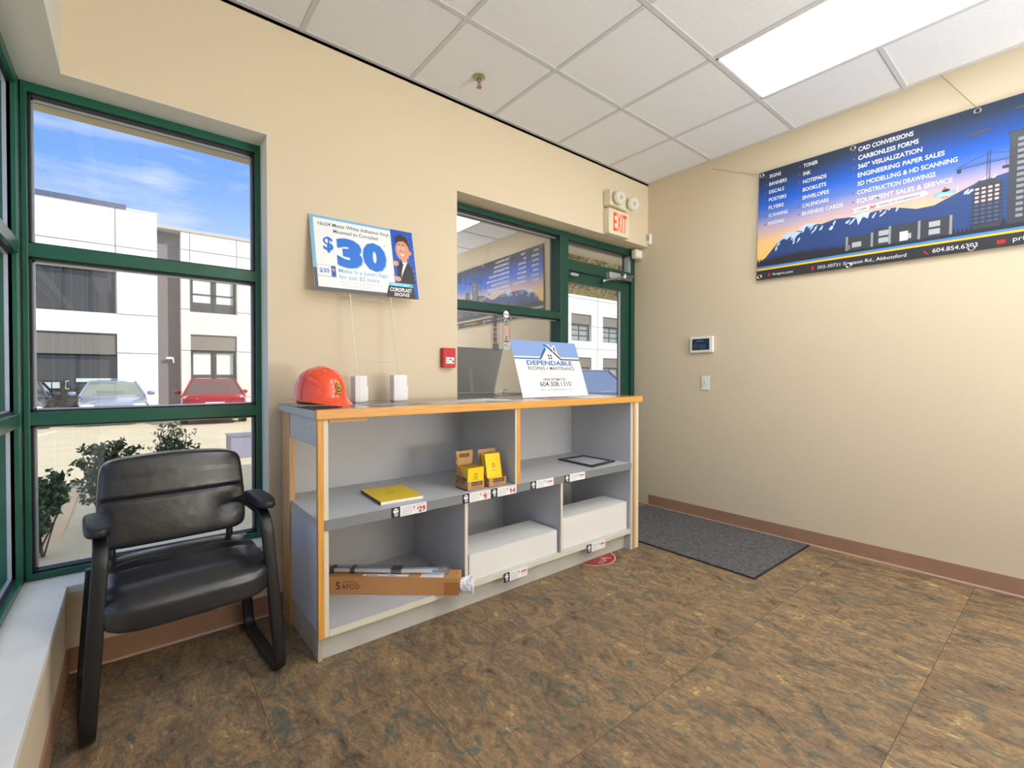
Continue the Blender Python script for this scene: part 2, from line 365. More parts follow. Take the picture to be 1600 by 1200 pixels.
b = MB(); b.box((1.63, 2.70, .90), (2.787, 2.80, .95), wallm); b.box((1.63, 2.70, .347), (2.787, 2.8, .90), wallm); struct(b.build('trim_4'))
# door and its transom
door = bpy.data.objects.new('door_1', None); C.objects.link(door); door['kind'] = 'structure'; ORG[door.name] = Vector()
b = MB(); yf, yb = 2.69, 2.80
b.box((2.70, yf - .004, 0), (2.790, yb, 2.362), dkgreen); b.box((3.635, yf, 0), (3.688, yb, 2.362), dkgreen); b.box((2.79, yf, 2.305), (3.635, yb, 2.362), dkgreen); b.box((2.79, yf, 2.06), (3.635, yb, 2.15), dkgreen)
b.build('door_frame', door, bevel=.003)
b = MB(); b.box((2.79, 2.748, 2.15), (3.635, 2.754, 2.305), g3); b.build('pane', door)
b = MB(); b.box((3.60, 2.70, 2.15), (3.635, 2.745, 2.305), alum); b.box((2.79, 2.70, 2.298), (3.6, 2.745, 2.305), gasket); b.build('glazing_bead', door)
b = MB(); b.box((2.795, 2.71, .012), (2.815, 2.755, 2.055), dkgreen); b.box((3.505, 2.71, .012), (3.63, 2.755, 2.055), dkgreen); b.box((2.815, 2.71, 1.965), (3.505, 2.755, 2.055), dkgreen); b.box((2.815, 2.71, .012), (3.505, 2.755, .25), dkgreen)
lf = b.build('door_leaf', door, bevel=.003)
b = MB(); b.box((2.815, 2.730, .25), (3.505, 2.736, 1.965), g3); b.build('pane', lf)
b = MB(); b.box((3.488, 2.715, .25), (3.505, 2.729, 1.965), alum); b.build('glazing_bead', lf)
b = MB(); b.cyl((2.85, 2.67, .9), (2.85, 2.67, 1.2), .012, chrome); b.cyl((2.85, 2.67, .93), (2.85, 2.71, .93), .008, chrome); b.cyl((2.85, 2.67, 1.17), (2.85, 2.71, 1.17), .008, chrome); b.build('door_handle', lf, smooth=True)
b = MB(); b.box((3.27, 2.645, 2.05), (3.42, 2.71, 2.105), alum); b.box((3.42, 2.65, 2.055), (3.60, 2.70, 2.095), steel); dc = b.build('door_closer', door, bevel=.004)
b = MB(); b.tube([(3.66, 2.66, 2.115), (3.42, 2.60, 2.07), (3.19, 2.64, 2.015)], .007, chrome, 8); b.tube([(3.19, 2.64, 2.015), (3.21, 2.68, 2.01), (3.24, 2.705, 2.01)], .009, chrome, 8); b.cyl((3.42, 2.60, 2.055), (3.42, 2.60, 2.09), .012, chrome, 12); b.build('closer_arm', dc, smooth=True)
b = MB(); b.box((2.80, 2.66, 2.012), (2.885, 2.69, 2.034), alum); b.build('door_contact', door, bevel=.004)
YF = YF_keep
# mirrored vinyl lettering on the outside of the side window
a = Art((2.06, 2.7575, 1.83), (-1, 0, 0), (0, 0, 1)); a.Nn = Vector((0, 1, 0)); vm_ = ink(96, 104, 118)
for i_, ch in enumerate('SUPPLIES'): a.text(ch, .0 + i_ * .052 if 0 else i_ * .045, 0, .05, vm_, width=.028 if ch != 'I' else .006, l=1)
a.build('vinyl_lettering', sidelight)

# ================================================================== CEILING FIXTURES
def ceiling_light(x0, x1, y0, y1, label, first=None):
    t = thing('ceiling_light', label, 'ceiling light', ((x0 + x1) / 2, (y0 + y1) / 2, H), 0, 'recessed ceiling lights')
    b = MB(); f = .012
    for a_, c_ in (((x0, y0), (x1, y0 + f)), ((x0, y1 - f), (x1, y1)), ((x0, y0), (x0 + f, y1)), ((x1 - f, y0), (x1, y1))): b.box((*a_, H - .004), (*c_, H + .06), white_p)
    b.box((x0, y0, H + .06), (x1, y1, H + .065), white_p); b.build('frame', t)
    b = MB(); b.box((x0 + f, y0 + f, H + .004), (x1 - f, y1 - f, H + .010), emit('lit_diffuser', (250, 252, 255), LAMP)); b.build('diffuser', t)
lab = ['lit rectangular ceiling light panel set in the white tile ceiling beside the long banner', 'lit ceiling light panel overhead towards the middle of the room', 'lit ceiling light panel at the far back by the right wall']
for (x0, x1, y0, y1), l_ in zip(lights_at, lab): ceiling_light(x0 + .012, x1 - .012, y0 + .012, y1 - .012, l_)
t = thing('sprinkler', 'small brass fire sprinkler with round plate hanging from a ceiling tile', 'sprinkler', (1.603, 2.27, H)); c = (1.603, 2.27, H)
brass = M('aged_brass', (176, 164, 132), .4, .6)
b = MB(); b.lathe([(.001, 0), (.035, 0), (.036, -.005), (.028, -.010), (.014, -.013), (.013, -.006), (.001, -.006)], c, brass); b.build('escutcheon', t, smooth=True)
b = MB(); b.cyl((c[0], c[1], H), (c[0], c[1], H - .03), .009, brass); b.tube([(c[0] - .012, c[1], H - .028), (c[0] - .013, c[1], H - .045), (c[0], c[1], H - .06)], .003, brass, 6); b.tube([(c[0] + .012, c[1], H - .028), (c[0] + .013, c[1], H - .045), (c[0], c[1], H - .06)], .003, brass, 6)
b.cyl((c[0], c[1], H - .03), (c[0], c[1], H - .058), .003, RED, 8); b.build('sprinkler_body', t, smooth=True)
b = MB(); b.lathe([(.001, -.058), (.015, -.06), (.016, -.063), (.001, -.064)], c, steel, 12); b.build('deflector', t)

# ================================================================== COUNTER
CX0, CX1, CY0, CY1 = .58, 2.722, 1.95, 2.52
ct = thing('display_counter', 'long grey laminate display counter with oak edging and open shelves below the window', 'counter', (1.65, 2.2, 0))
b = MB(); b.box((.572, 1.948, 1.012), (2.738, 2.54, 1.043), lam); b.box((.572, 1.948, 1.043), (2.738, 2.54, 1.0455), topm); b.build('worktop', ct)
b = MB(); b.box((.572, 1.932, 1.006), (2.745, 1.948, 1.0465), oakh); b.box((2.738, 1.948, 1.006), (2.748, 2.54, 1.0465), oakh); b.build('worktop_edging', ct, bevel=.004)
b = MB(); b.box((.628, 1.955, .99), (.79, 1.98, 1.010), pine); b.build('batten', ct, bevel=.001)
b = MB(); b.box((.58, 1.944, .114), (.6045, 1.966, 1.010), oak); b.build('front_stile', ct, bevel=.002)
b = MB(); b.box((.6055, 1.950, .114), (.624, 2.0, 1.010), cream); b.build('front_stile', ct, bevel=.001)
b = MB(); b.box((.578, 2.37, 0), (.604, 2.505, 1.010), pine)
for z in (.25, .42, .60, .93): b.cyl((.5775, 2.42, z), (.580, 2.42, z), .004, GREY, 8)
b.build('back_post', ct, bevel=.002)
b = MB(); b.box((.582, 1.967, .895), (.598, 2.369, 1.010), lam)
for y in (2.05, 2.13): b.cyl((.581, y, .965), (.583, y, .965), .003, BLACK, 8)
b.build('apron', ct)
b = MB(); b.box((.585, 1.967, .135), (.600, 2.369, .56), lamd); b.build('side_panel', ct)
b = MB(); b.box((.605, 2.0, .14), (.612, 2.05, .55), lam); b.box((.592, 1.99, 0), (.61, 2.369, .134), skirt); b.build('base_skirt', ct, bevel=.001)
b = MB(); b.box((.604, 2.503, .0), (2.69, 2.515, 1.010), lam); b.build('back_panel', ct)
b = MB(); b.box((.586, 1.95, .556), (2.634, 2.502, .595), lam); b.box((.606, 1.944, .5525), (2.634, 1.95, .5945), edgeg); b.build('shelf', ct)
b = MB(); b.box((.60, 1.955, .114), (2.634, 2.502, .139), lam); b.box((.625, 1.950, .113), (2.634, 1.955, .1395), cream); b.build('bottom_shelf', ct)
b = MB(); b.box((.61, 2.005, 0), (2.66, 2.02, .113), kickm); b.build('kick_board', ct)
b = MB(); b.box((1.620, 1.952, .5955), (1.644, 2.502, 1.010), lam); b.box((1.612, 1.947, .5955), (1.6225, 1.952, 1.010), cream); b.box((1.6225, 1.945, .5955), (1.6455, 1.952, 1.010), oak); b.build('divider', ct)
b = MB(); b.box((1.288, 1.953, .14), (1.305, 2.502, .556), lam); b.box((1.2875, 1.949, .14), (1.3058, 1.953, .5525), cream); b.build('divider', ct)
b = MB(); b.box((1.963, 1.953, .14), (1.979, 2.502, .556), lam); b.box((1.9625, 1.949, .14), (1.9795, 1.953, .5525), cream); b.build('divider', ct)
b = MB(); b.box((2.634, 1.952, 0), (2.66, 2.52, 1.010), lam)
for y in (2.05, 2.35):
    for z in (.70, .90, .40): b.cyl((2.633, y, z), (2.635, y, z), .004, GREY, 8)
b.build('side_panel', ct)
b = MB(); b.box((2.661, 1.945, .0), (2.682, 2.0, 1.008), oak); b.build('front_stile', ct, bevel=.002)
b = MB(); b.box((2.683, 1.95, .0), (2.722, 2.52, 1.008), cream); b.build('end_panel', ct, bevel=.002)
def price_tag(x0, x1, z0, z1, price, big):
    b = MB(); b.box((x0, 1.9405, z0), (x1, 1.9438, z1), paperw); o = b.build('price_tag', ct)
    a = Art((x0, 1.9405, z0), (1, 0, 0), (0, 0, 1)); w_, h_ = x1 - x0, z1 - z0
    a.rect(0, 0, .24 * w_, h_, BLACK, 1); a.ell(.12 * w_, .62 * h_, .075 * w_, .28 * h_, WHITE, 12, 2); a.ell(.13 * w_, .22 * h_, .06 * w_, .14 * h_, LGREY, 10, 2)
    a.line([(.05 * w_, .72 * h_), (.19 * w_, .72 * h_)], .05 * h_, BLACK, 3); a.line([(.08 * w_, .45 * h_), (.16 * w_, .45 * h_)], .04 * h_, BLACK, 3)
    for i in range(4): a.line([(.29 * w_, (.78 - .2 * i) * h_), ((.60 - .04 * (i % 2)) * w_, (.78 - .2 * i) * h_)], .055 * h_, LGREY, 1)
    a.rect(.61 * w_, .5 * h_, .66 * w_, .85 * h_, LGREY, 2)
    if big:
        a.text('$', .72 * w_, .38 * h_, .26 * h_, RED, bold=.02, l=1); a.text(price, .765 * w_, .14 * h_, .52 * h_, RED, bold=.03, l=1); a.text('95', .90 * w_, .46 * h_, .18 * h_, RED, l=1); a.line([(.7 * w_, .85 * h_), (.96 * w_, .85 * h_)], .05 * h_, ink(225, 120, 120), 1)
    else: a.line([(.72 * w_, .6 * h_), (.95 * w_, .6 * h_)], .2 * h_, ink(225, 110, 115), 1); a.line([(.72 * w_, .3 * h_), (.93 * w_, .3 * h_)], .06 * h_, LGREY, 1)
    a.build('print', o)
price_tag(.893, 1.068, .551, .5975, '29', 1); price_tag(1.268, 1.440, .551, .5975, '8', 1); price_tag(1.444, 1.615, .551, .5975, '14', 1)
price_tag(1.716, 1.894, .553, .5975, '', 0); price_tag(1.984, 2.163, .553, .5975, '', 0); price_tag(1.527, 1.693, .085, .135, '', 0); price_tag(2.182, 2.356, .085, .138, '', 0)

# ---- things on the shelves
ZT = .5955
# yellow pad
P4 = [(.896, 2.301), (.877, 2.016), (1.085, 2.005), (1.108, 2.278)]
t = thing('notepad', 'large yellow field notepad lying flat on the left middle shelf', 'notepad', (.99, 2.15, ZT))
b = MB(); b.prism([(x, y, ZT + .001) for x, y in P4], (0, 0, .012), paperw); b.prism([(x, y, ZT) for x, y in P4], (0, 0, .001), M('notepad_backing', (120, 84, 40), .7)); b.build('pages', t)
b = MB(); b.prism([(x, y, ZT + .0132) for x, y in P4], (0, 0, .0012), yellow); b.prism([(P4[0][0] - .001, P4[0][1], ZT), (P4[0][0] + .006, P4[0][1], ZT), (P4[1][0] + .006, P4[1][1], ZT), (P4[1][0] - .001, P4[1][1], ZT)], (0, 0, .0142), ink(60, 50, 20)); b.build('cover', t)
a = Art((.99, 2.16, ZT + .0146), (1, -.05, 0), (.05, 1, 0)); gm_ = ink(190, 158, 20); a.ell(0, 0, .02, .014, gm_, l=1); a.ell(0, 0, .014, .009, yellow, l=2); a.text('RITE', -.012, -.004, .008, gm_, l=3); a.build('cover_print', t)
# cardboard display boxes with notebooks
def display_box(x0, x1, y0, y1, zf, zs_, zb, label, dark):
    t = thing('display_box', label, 'display box', ((x0 + x1) / 2, (y0 + y1) / 2, ZT)); th = .0015; z0 = ZT + .0005
    b = MB(); b.box((x0, y0, z0), (x1, y1, z0 + th), card); b.box((x0, y0, z0), (x1, y0 + th, zf), card)
    for x in (x0, x1 - th): b.prism([(x, y0, z0), (x, y1, z0), (x, y1, zs_), (x, y0 + .02, zf + .005), (x, y0, zf)], (th, 0, 0), card)
    b.box((x0, y1 - th, z0), (x1, y1, zb), card); b.build('carton', t)
    a = Art((x0, y0, z0), (1, 0, 0), (0, 0, 1)); W_ = x1 - x0; dm = ink(70, 44, 40)
    a.rect(.25 * W_, .021, .88 * W_, .040, dm, 1); a.text('RUGGED', .3 * W_, .026, .009, ink(190, 150, 110), width=.52 * W_, l=2, bold=.02); a.line([(.28 * W_, .011), (.85 * W_, .011)], .005, ink(150, 105, 70), 1)
    a.build('front_print', t)
    if dark:
        a = Art((x0, y1, z0), (0, -1, 0), (0, 0, 1)); D_ = y1 - y0
        a.text('TOUGH', .08 * D_, .047, .016, ink(60, 48, 44), width=.8 * D_, bold=.05, l=1); a.text('BOOKS', .08 * D_, .030, .013, ink(60, 48, 44), width=.7 * D_, bold=.03, l=1); a.rect(0, 0, D_, .006, ink(60, 50, 50), 1); a.text('A5 B6 C7', .1 * D_, .014, .008, ink(100, 80, 70), l=1); a.build('side_print', t)
        b = MB(); b.box((x0, y1 + .0003, zs_), (x1, y1 + .0018, zb), card); b.prism([(x0 + .002, y1 - .0015, zs_ + .01), (x0 + .002, y1 - .02, zs_ - .01), (x0 + .002, y1 - .0015, zb - .005)], (.001, 0, 0), card); b.build('header_flap', t)
        a = Art((x0, y1 - .0017, zs_), (1, 0, 0), (0, 0, 1)); a.rect(.2 * W_, .016, .8 * W_, .034, ink(60, 48, 44), 1); a.text('RUGGED', .27 * W_, .020, .009, card, width=.46 * W_, l=2); a.build('header_print', t)
    return t
display_box(1.328, 1.435, 1.988, 2.098, .640, .735, .785, 'cardboard counter box with printed side and tall back flap, packed with spiral notebooks', 1)
display_box(1.462, 1.580, 1.985, 2.085, .640, .74, .783, 'cardboard counter box of tall yellow books, the one beside the oak divider', 0)
spir = M('notebook_page_edge', (222, 214, 170), .7)
def notebook(name, w_, h_, th, lab_, grp, icon=True):
    t = thing(name, lab_, 'notebook', (0, 0, 0), 0, grp, world=False)
    b = MB(); b.box((-w_ / 2, 0, 0), (w_ / 2, th * .5, h_), yellow); b.build('cover', t)
    b = MB(); b.box((-w_ / 2 + .001, th * .5, .001), (w_ / 2 - .001, th * .95, h_ - .001), spir)
    for i in range(8): b.box((-w_ / 2 + .006 + i * (w_ - .014) / 7, -.0003, h_ - .004), (-w_ / 2 + .0085 + i * (w_ - .014) / 7, th, h_ + .0015), ink(90, 80, 60))
    b.build('pages', t)
    if icon:
        a = Art((-w_ / 2, 0, 0), (1, 0, 0), (0, 0, 1)); q = ink(170, 130, 10); a.ell(w_ * .5, h_ * .62, .011, .013, q, l=1); a.ell(w_ * .5, h_ * .62, .006, .008, yellow, l=2); a.line([(w_ * .34, h_ * .46), (w_ * .66, h_ * .46)], .003, q, 1); a.build('cover_print', t)
    return t
nb = notebook('notebook', .100, .114, .0062, 'small yellow spiral notebook in the left cardboard box', 'notebooks in the left cardboard box')
for i in range(13):
    o = nb if i == 0 else copy_tree(nb)
    o.location = (1.3815, 1.991 + i * .0075, ZT + .0022); o.rotation_euler = (R(-3), 0, 0); o.rotation_euler = (R(3) if i > 9 else R(8), 0, 0)
    o.rotation_euler = (R(2), 0, 0)
    o['label'] = 'small yellow spiral notebook in the row behind the front one, left cardboard box'
nb['label'] = 'front small yellow spiral notebook of the row in the left cardboard box'
tb = notebook('notebook', .100, .170, .006, 'front tall yellow book in the right cardboard box, its long cover in full view', 'tall yellow books in the right cardboard box')
for i in range(5):
    o = tb if i == 0 else copy_tree(tb)
    o.location = (1.521, 2.003 + i * .009, ZT + .0022); o.rotation_euler = (R(-11), 0, 0)
    if i: o['label'] = 'tall yellow book standing behind the front one in the right cardboard box'
# document frame
Q4 = [(2.322, 2.333), (2.298, 1.996), (2.573, 2.034), (2.577, 2.33)]
t = thing('document_frame', 'thin black-edged document frame with white mat lying on the right middle shelf', 'picture frame', (2.44, 2.17, ZT)); cxy = (2.4425, 2.173)
def shr(P, k): return [(cxy[0] + (x - cxy[0]) * k, cxy[1] + (y - cxy[1]) * k) for x, y in P]
b = MB(); o4, i4 = Q4, shr(Q4, .80)
for i in range(4):
    j = (i + 1) % 4; b.prism([(*o4[i], ZT), (*o4[j], ZT), (*i4[j], ZT), (*i4[i], ZT)], (0, 0, .010), M('frame_black', (52, 54, 58), .4))
b.build('frame', t, bevel=.001)
b = MB(); b.prism([(x, y, ZT) for x, y in shr(Q4, .84)], (0, 0, .005), M('frame_mat', (200, 202, 206), .25)); b.build('mat_board', t)
# white boxes in the lower bays
def white_box(x0, x1, y0, y1, z0, z1, rz, label):
    t = thing('white_carton', label, 'box', ((x0 + x1) / 2, (y0 + y1) / 2, z0), rz, world=False); w_, d_, h_ = (x1 - x0) / 2, (y1 - y0) / 2, z1 - z0
    b = MB(); b.box((-w_, -d_, 0), (w_, d_, h_ * .97), whitebox); b.build('carton_body', t, bevel=.002)
    b = MB(); b.box((-w_ - .001, -d_ - .001, h_ * .975), (w_ + .001, d_ + .001, h_), whitebox); b.box((-w_ - .001, -d_ - .0012, h_ * .93), (-w_ + .02, -d_ - .0002, h_), whitebox); b.build('lid', t, bevel=.001)
white_box(1.325, 1.948, 1.966, 2.21, .1395, .275, 0, 'low long white carton in the middle bottom bay of the counter')
white_box(2.005, 2.625, 1.975, 2.18, .1395, .327, 0, 'taller white carton in the right-hand bottom bay of the counter')
# shipping carton
d = Vector((.755, -.656, 0)); n = Vector((.656, .755, 0)); o0 = Vector((.645, 2.353, .1396)); Lb = .735
t = thing('shipping_carton', 'long brown shipping carton with black lettering, jutting out of the bottom left bay', 'box', tuple(o0 + d * Lb / 2 + n * .05))
b = MB(); b.obox(o0, d * Lb, n * .10, (0, 0, .085), carton); b.build('carton_body', t, bevel=.002)
a = Art(o0 + Vector((0, 0, 0)), d, (0, 0, 1)); dk = ink(60, 38, 26); sc_ = .145
a.text('S', sc_, .024, .034, dk, bold=.01, l=1); a.text('AFCO', sc_ + .028, .026, .022, dk, l=1); a.text('o', sc_ + .115, .044, .006, dk, l=1)
a.line([(sc_ + .03 + .009 * i, .053 + .009 * math.sin(math.pi * i / 8)) for i in range(9)], .0022, dk, 1); a.build('brand_print', t)
b = MB(); b.obox(o0 + d * (Lb - .07) - n * .0006 + Vector((0, 0, .004)), d * .07, n * .0005, (0, 0, .06), M('packing_tape', (176, 118, 66), .25)); b.build('tape', t)
a = Art(o0 + Vector((0, 0, .0853)), d, n); a.rect(.27, .008, .49, .032, paperw, 1); a.rect(.285, .014, .34, .022, GREY, 2); a.rect(.39, .014, .43, .020, GREY, 2); a.rect(.55, .004, .66, .062, paperw, 1); a.rect(.38, .036, .47, .050, ink(220, 205, 170), 1)
for i in range(5): a.line([(.56, .012 + .009 * i), (.64, .012 + .009 * i)], .0015, LGREY, 2)
a.build('shipping_label', t)
# wrapped rods on the carton
zr = .1396 + .0865; t = thing('wrapped_rods', 'clear plastic wrapped pair of poster rods with black clips on the brown carton', 'rods', tuple(o0 + d * .3 + n * .06 + Vector((0, 0, .0865))))
b = MB(); p = o0 + n * .045 + Vector((0, 0, .0965 + 0)); b.cyl(p + d * .02, p + d * .60, .0095, M('white_rod', (232, 232, 234), .3), 12); b.build('rod', t, smooth=True)
b = MB(); p2 = o0 + n * .072 + Vector((0, 0, .0965 + .0)); b.cyl(p2 + d * .03, p2 + d * .62, .0095, alum, 12); b.build('rod', t, smooth=True)
for s_ in (.10, .20, .40):
    b = MB(); b.obox(p + d * s_ + n * -.013 + Vector((0, 0, -.0098)), d * (.05 if s_ == .4 else .022), n * .05, (0, 0, .024), M('clip_plastic', (60, 62, 66), .4)); b.build('clip', t, bevel=.003)
wrapm = glass('clear_wrap', .22, (.96, .96, .97), .25)
b = MB(); rg = []
for i in range(26):
    f = i / 25; c0 = o0 + d * (.02 + .66 * f) + n * .058 + Vector((0, 0, .0995)); ring = []
    for k in range(14):
        tt = 2 * math.pi * k / 14; rr = 1 + random.uniform(-.13, .13); ring.append(c0 + n * (.031 * math.cos(tt) * rr) + Vector((0, 0, max(-.0125, .017 * math.sin(tt) * rr * (1.35 if f > .75 else 1)))))
    rg.append(ring)
b.loft(rg, wrapm); b.build('plastic_wrap', t, smooth=True)
pe = o0 + d * (Lb + .0045) + n * .035
t = thing('paper_roll', 'crumpled white paper wrapped bundle at the end of the brown carton', 'paper roll', tuple(pe)); b = MB(); rg = []
for i in range(9):
    f = i / 8; ring = []
    for k in range(16):
        tt = 2 * math.pi * k / 16; rr = (.040 + .004 * math.sin(3 * tt + i) + random.uniform(-.002, .002)) * (.86 + .2 * f); ring.append(pe + Vector((0, 0, .04)) + d * (f * .062) + n * rr * math.cos(tt) * .85 + Vector((0, 0, rr * math.sin(tt) * 1.0)))
    rg.append(ring)
b.loft(rg, M('tissue_white', (236, 238, 240), .6, bump=.3, bscale=60)); b.build('wrapping', t, smooth=False)

# ================================================================== ON THE COUNTER
ZC = 1.0456
# hard hat
fx = Vector((.36, -.93, 0)).normalized(); hc = Vector((.688, 2.26, ZC + .002))
t = thing('hard_hat', 'glossy orange-red hard hat with a gold crest, on the left end of the counter', 'hard hat', tuple(hc), math.atan2(fx.y, fx.x), world=False)
orange = M('orange_hat_shell', (246, 84, 44), .2, coat=.5)
b = MB(); rings = []; nn_ = 40; tilt = R(5)
prof = [(1.003, .045), (.985, .075), (.93, .105), (.82, .135), (.66, .156), (.45, .169), (.22, .176), (.02, .178)]
def hat_pt(r, z, t_):
    x = .128 * r * math.cos(t_); y = .105 * r * math.sin(t_)
    rid = .006 * math.exp(-(y / .018) ** 2) * (1 if z > .06 else 0) * (1 - abs(x) / .16)
    return (x, y, z + rid)
lip = []
for r_, z_, ext in ((1.0, .026, 1), (1.0, .029, 0)):
    pass
def brim(t_, k): # k 0 inner .. 1 outer
    fr = max(0, math.cos(t_)) ** 2.2; e_ = (.006 + .05 * fr) * k
    r0 = 1.0; x = (.128 + e_) * math.cos(t_); y = (.105 + .006 * k + e_ * .25) * math.sin(t_)
    return (x, y, .028 - .022 * fr * k - .004 * k + .014 * max(0, -math.cos(t_)))
T_ = [2 * math.pi * k / nn_ for k in range(nn_)]
rings = [[(x, y, z - .003) for x, y, z in [brim(a_, 1) for a_ in T_]], [brim(a_, 1) for a_ in T_], [brim(a_, .5) for a_ in T_]] + [[hat_pt(r, z, a_) for a_ in T_] for r, z in prof]
b.loft(rings, orange, cap=False); b.add([hat_pt(.02, .178, a_) for a_ in T_], [tuple(range(nn_))], orange)
o = b.build('shell', t, smooth=True)
b = MB(); b.loft([[(.112 * math.cos(a_), .090 * math.sin(a_), z) for a_ in T_] for z in (.006, .04)], blackp, cap=False); b.box((-.135, -.03, .006), (-.10, .03, .03), blackp); b.box((-.146, -.012, .035), (-.12, .012, .055), orange); b.build('headband', t, smooth=True, bevel=.002)
# crest on the front of the shell
a = Art((.1285, -.019, .052), (0, 1, 0), (-.18, 0, 1)); gd = ink(214, 170, 70)
a.step = .0012; a.ell(.019, .034, .017, .021, BLACK, l=1); a.ell(.019, .034, .0135, .0175, gd, l=2); a.ell(.019, .034, .008, .011, BLACK, l=3); a.ell(.019, .036, .005, .006, gd, l=4); a.rect(.001, .0, .037, .014, BLACK, 1); a.rect(.003, .002, .035, .012, gd, 2); a.text('CREW', .006, .004, .006, BLACK, width=.026, l=3); a.rect(.012, .052, .026, .060, gd, 2)
b2 = MB(); a.build('crest', t)
# propped wire stake sign
tl, tr, br_, bl_ = Vector((.7255, 2.536, 2.020)), Vector((1.309, 2.536, 2.033)), Vector((1.305, 2.462, 1.628)), Vector((.727, 2.462, 1.618))
U = (tr - tl + br_ - bl_) / 2; V = (tl - bl_ + tr - br_) / 2; SW, SH = U.length, V.length; U.normalize(); V = (V - U * V.dot(U)).normalized(); Nn = U.cross(V)
t = thing('price_sign', 'blue and white plastic $30 sign board held up on a thin wire stake', 'sign', tuple(bl_))
b = MB(); b.obox(bl_, U * SW, V * SH, -Nn * .004, WHITE); b.build('sign_board', t)
a = Art(bl_, U, V, .00012); q = lambda x, y: (x * SW, y * SH)
cobalt = ink(18, 84, 190); bright = ink(24, 116, 220); skyb = ink(128, 184, 224); dgrey = ink(84, 86, 92); skin = ink(226, 158, 118); hair = ink(58, 38, 30)
a.rect(*q(0, 0), *q(1, 1), dgrey, 1); a.rect(*q(0, .3), *q(.8, 1), skyb, 2); a.rect(*q(.03, .055), *q(.76, .965), ink(240, 243, 246), 3)
a.rect(*q(.765, 0), *q(1, 1), cobalt, 3)
for i in range(26): a.ell(SW * random.uniform(.93, .995), SH * random.uniform(.2, .97), .0022, .0022, ink(150, 200, 245), 8, 4)
a.text('16x24 Matte White Adhesive Vinyl', .07 * SW, .875 * SH, .019, dgrey, width=.67 * SW, bold=.012, l=5); a.text('Mounted to Coroplast', .20 * SW, .795 * SH, .019, dgrey, width=.43 * SW, bold=.012, l=5)
a.text('$', .10 * SW, .55 * SH, .070, bright, width=.09 * SW, bold=.03, l=5)
a.text('3', .22 * SW, .370 * SH, .134, skyb, width=.24 * SW, bold=.07, l=5); a.text('0', .463 * SW, .370 * SH, .134, skyb, width=.235 * SW, bold=.07, l=5)
a.text('3', .215 * SW, .378 * SH, .134, bright, width=.235 * SW, bold=.07, l=6); a.text('0', .458 * SW, .378 * SH, .134, bright, width=.23 * SW, bold=.07, l=6); a.text('*', .675 * SW, .69 * SH, .02, GREY, l=5)
a.rect(*q(.035, .19), *q(.195, .345), LGREY, 5); a.rect(*q(.038, .20), *q(.15, .34), WHITE, 6); a.text('$30', .05 * SW, .245 * SH, .022, bright, width=.085 * SW, bold=.02, l=7); a.rect(*q(.155, .2), *q(.192, .34), cobalt, 6); a.ell(.173 * SW, .29 * SH, .007, .009, skin, 10, 7)
a.text('Make it a Lawn Sign', .22 * SW, .268 * SH, .021, ink(120, 172, 214), width=.47 * SW, bold=.008, l=5); a.text('for just $2 more', .22 * SW, .185 * SH, .021, ink(120, 172, 214), width=.38 * SW, bold=.008, l=5)
a.text('Add a 1" Wire Step Stake 10" x 30"', .23 * SW, .135 * SH, .009, LGREY, width=.40 * SW, l=5)
for yy in (.11, .085): a.line([(.23 * SW, yy * SH), (.52 * SW, yy * SH)], .0016, LGREY, 5)
a.poly([q(.655, .0), q(.97, .0), q(.955, .165), q(.69, .165)], ink(34, 34, 40), 6); a.poly([q(.69, .165), q(.95, .165), q(.945, .215), q(.705, .215)], ink(88, 190, 220), 6)
a.text("WHAT'S NEW", .715 * SW, .175 * SH, .012, WHITE, width=.20 * SW, bold=.015, shear=.2, l=7); a.text('COROPLAST', .70 * SW, .09 * SH, .021, WHITE, width=.235 * SW, bold=.03, shear=.25, l=7); a.text('SIGNS', .735 * SW, .025 * SH, .019, WHITE, width=.17 * SW, bold=.02, shear=.25, l=7)
# plain smiling man in a dark suit
a.poly([q(.79, .22), q(.80, .48), q(.855, .56), q(.92, .53), q(.965, .44), q(.985, .22)], ink(38, 38, 44), 5); a.poly([q(.835, .30), q(.865, .55), q(.915, .53), q(.86, .38)], WHITE, 6); a.poly([q(.825, .30), q(.845, .53), q(.87, .50)], ink(30, 30, 34), 7)
a.rect(*q(.855, .53), *q(.915, .60), skin, 6); a.ell(.875 * SW, .70 * SH, .043, .060, skin, 26, 7); a.ell(.955 * SW, .68 * SH, .009, .013, skin, 12, 6)
a.poly([q(.80, .80), q(.81, .90), q(.87, .945), q(.94, .90), q(.955, .74), q(.93, .80), q(.90, .85), q(.84, .83)], hair, 8)
for ex in (.843, .888): a.ell(ex * SW, .735 * SH, .0075, .009, WHITE, 12, 8); a.ell((ex + .002) * SW, .735 * SH, .004, .005, ink(70, 110, 90), 10, 9); a.line([((ex - .016) * SW, .785 * SH), ((ex + .014) * SW, .79 * SH)], .004, hair, 9)
a.ell(.858 * SW, .69 * SH, .006, .008, ink(212, 138, 100), 10, 8); a.poly([q(.84, .655), q(.895, .65), q(.872, .615)], WHITE, 8)
for hx, hy in ((.79, .50), (.80, .275)):
    a.ell(hx * SW, hy * SH, .018, .015, skin, 14, 9)
    for i in range(3): a.ell((hx - .02) * SW, (hy + .02 - .02 * i) * SH, .010, .0042, ink(234, 172, 134), 10, 10)
a.line([q(.79, .29), q(.745, .33)], .006, skin, 9)
a.build('sign_print', t)
wire = M('galvanised_wire', (206, 202, 192), .35, .6); b = MB(); r_ = .0023
def below(x, z): # point on the stake, leaning with the board
    return Vector((x, 2.462 - (1.62 - z) * .11, z))
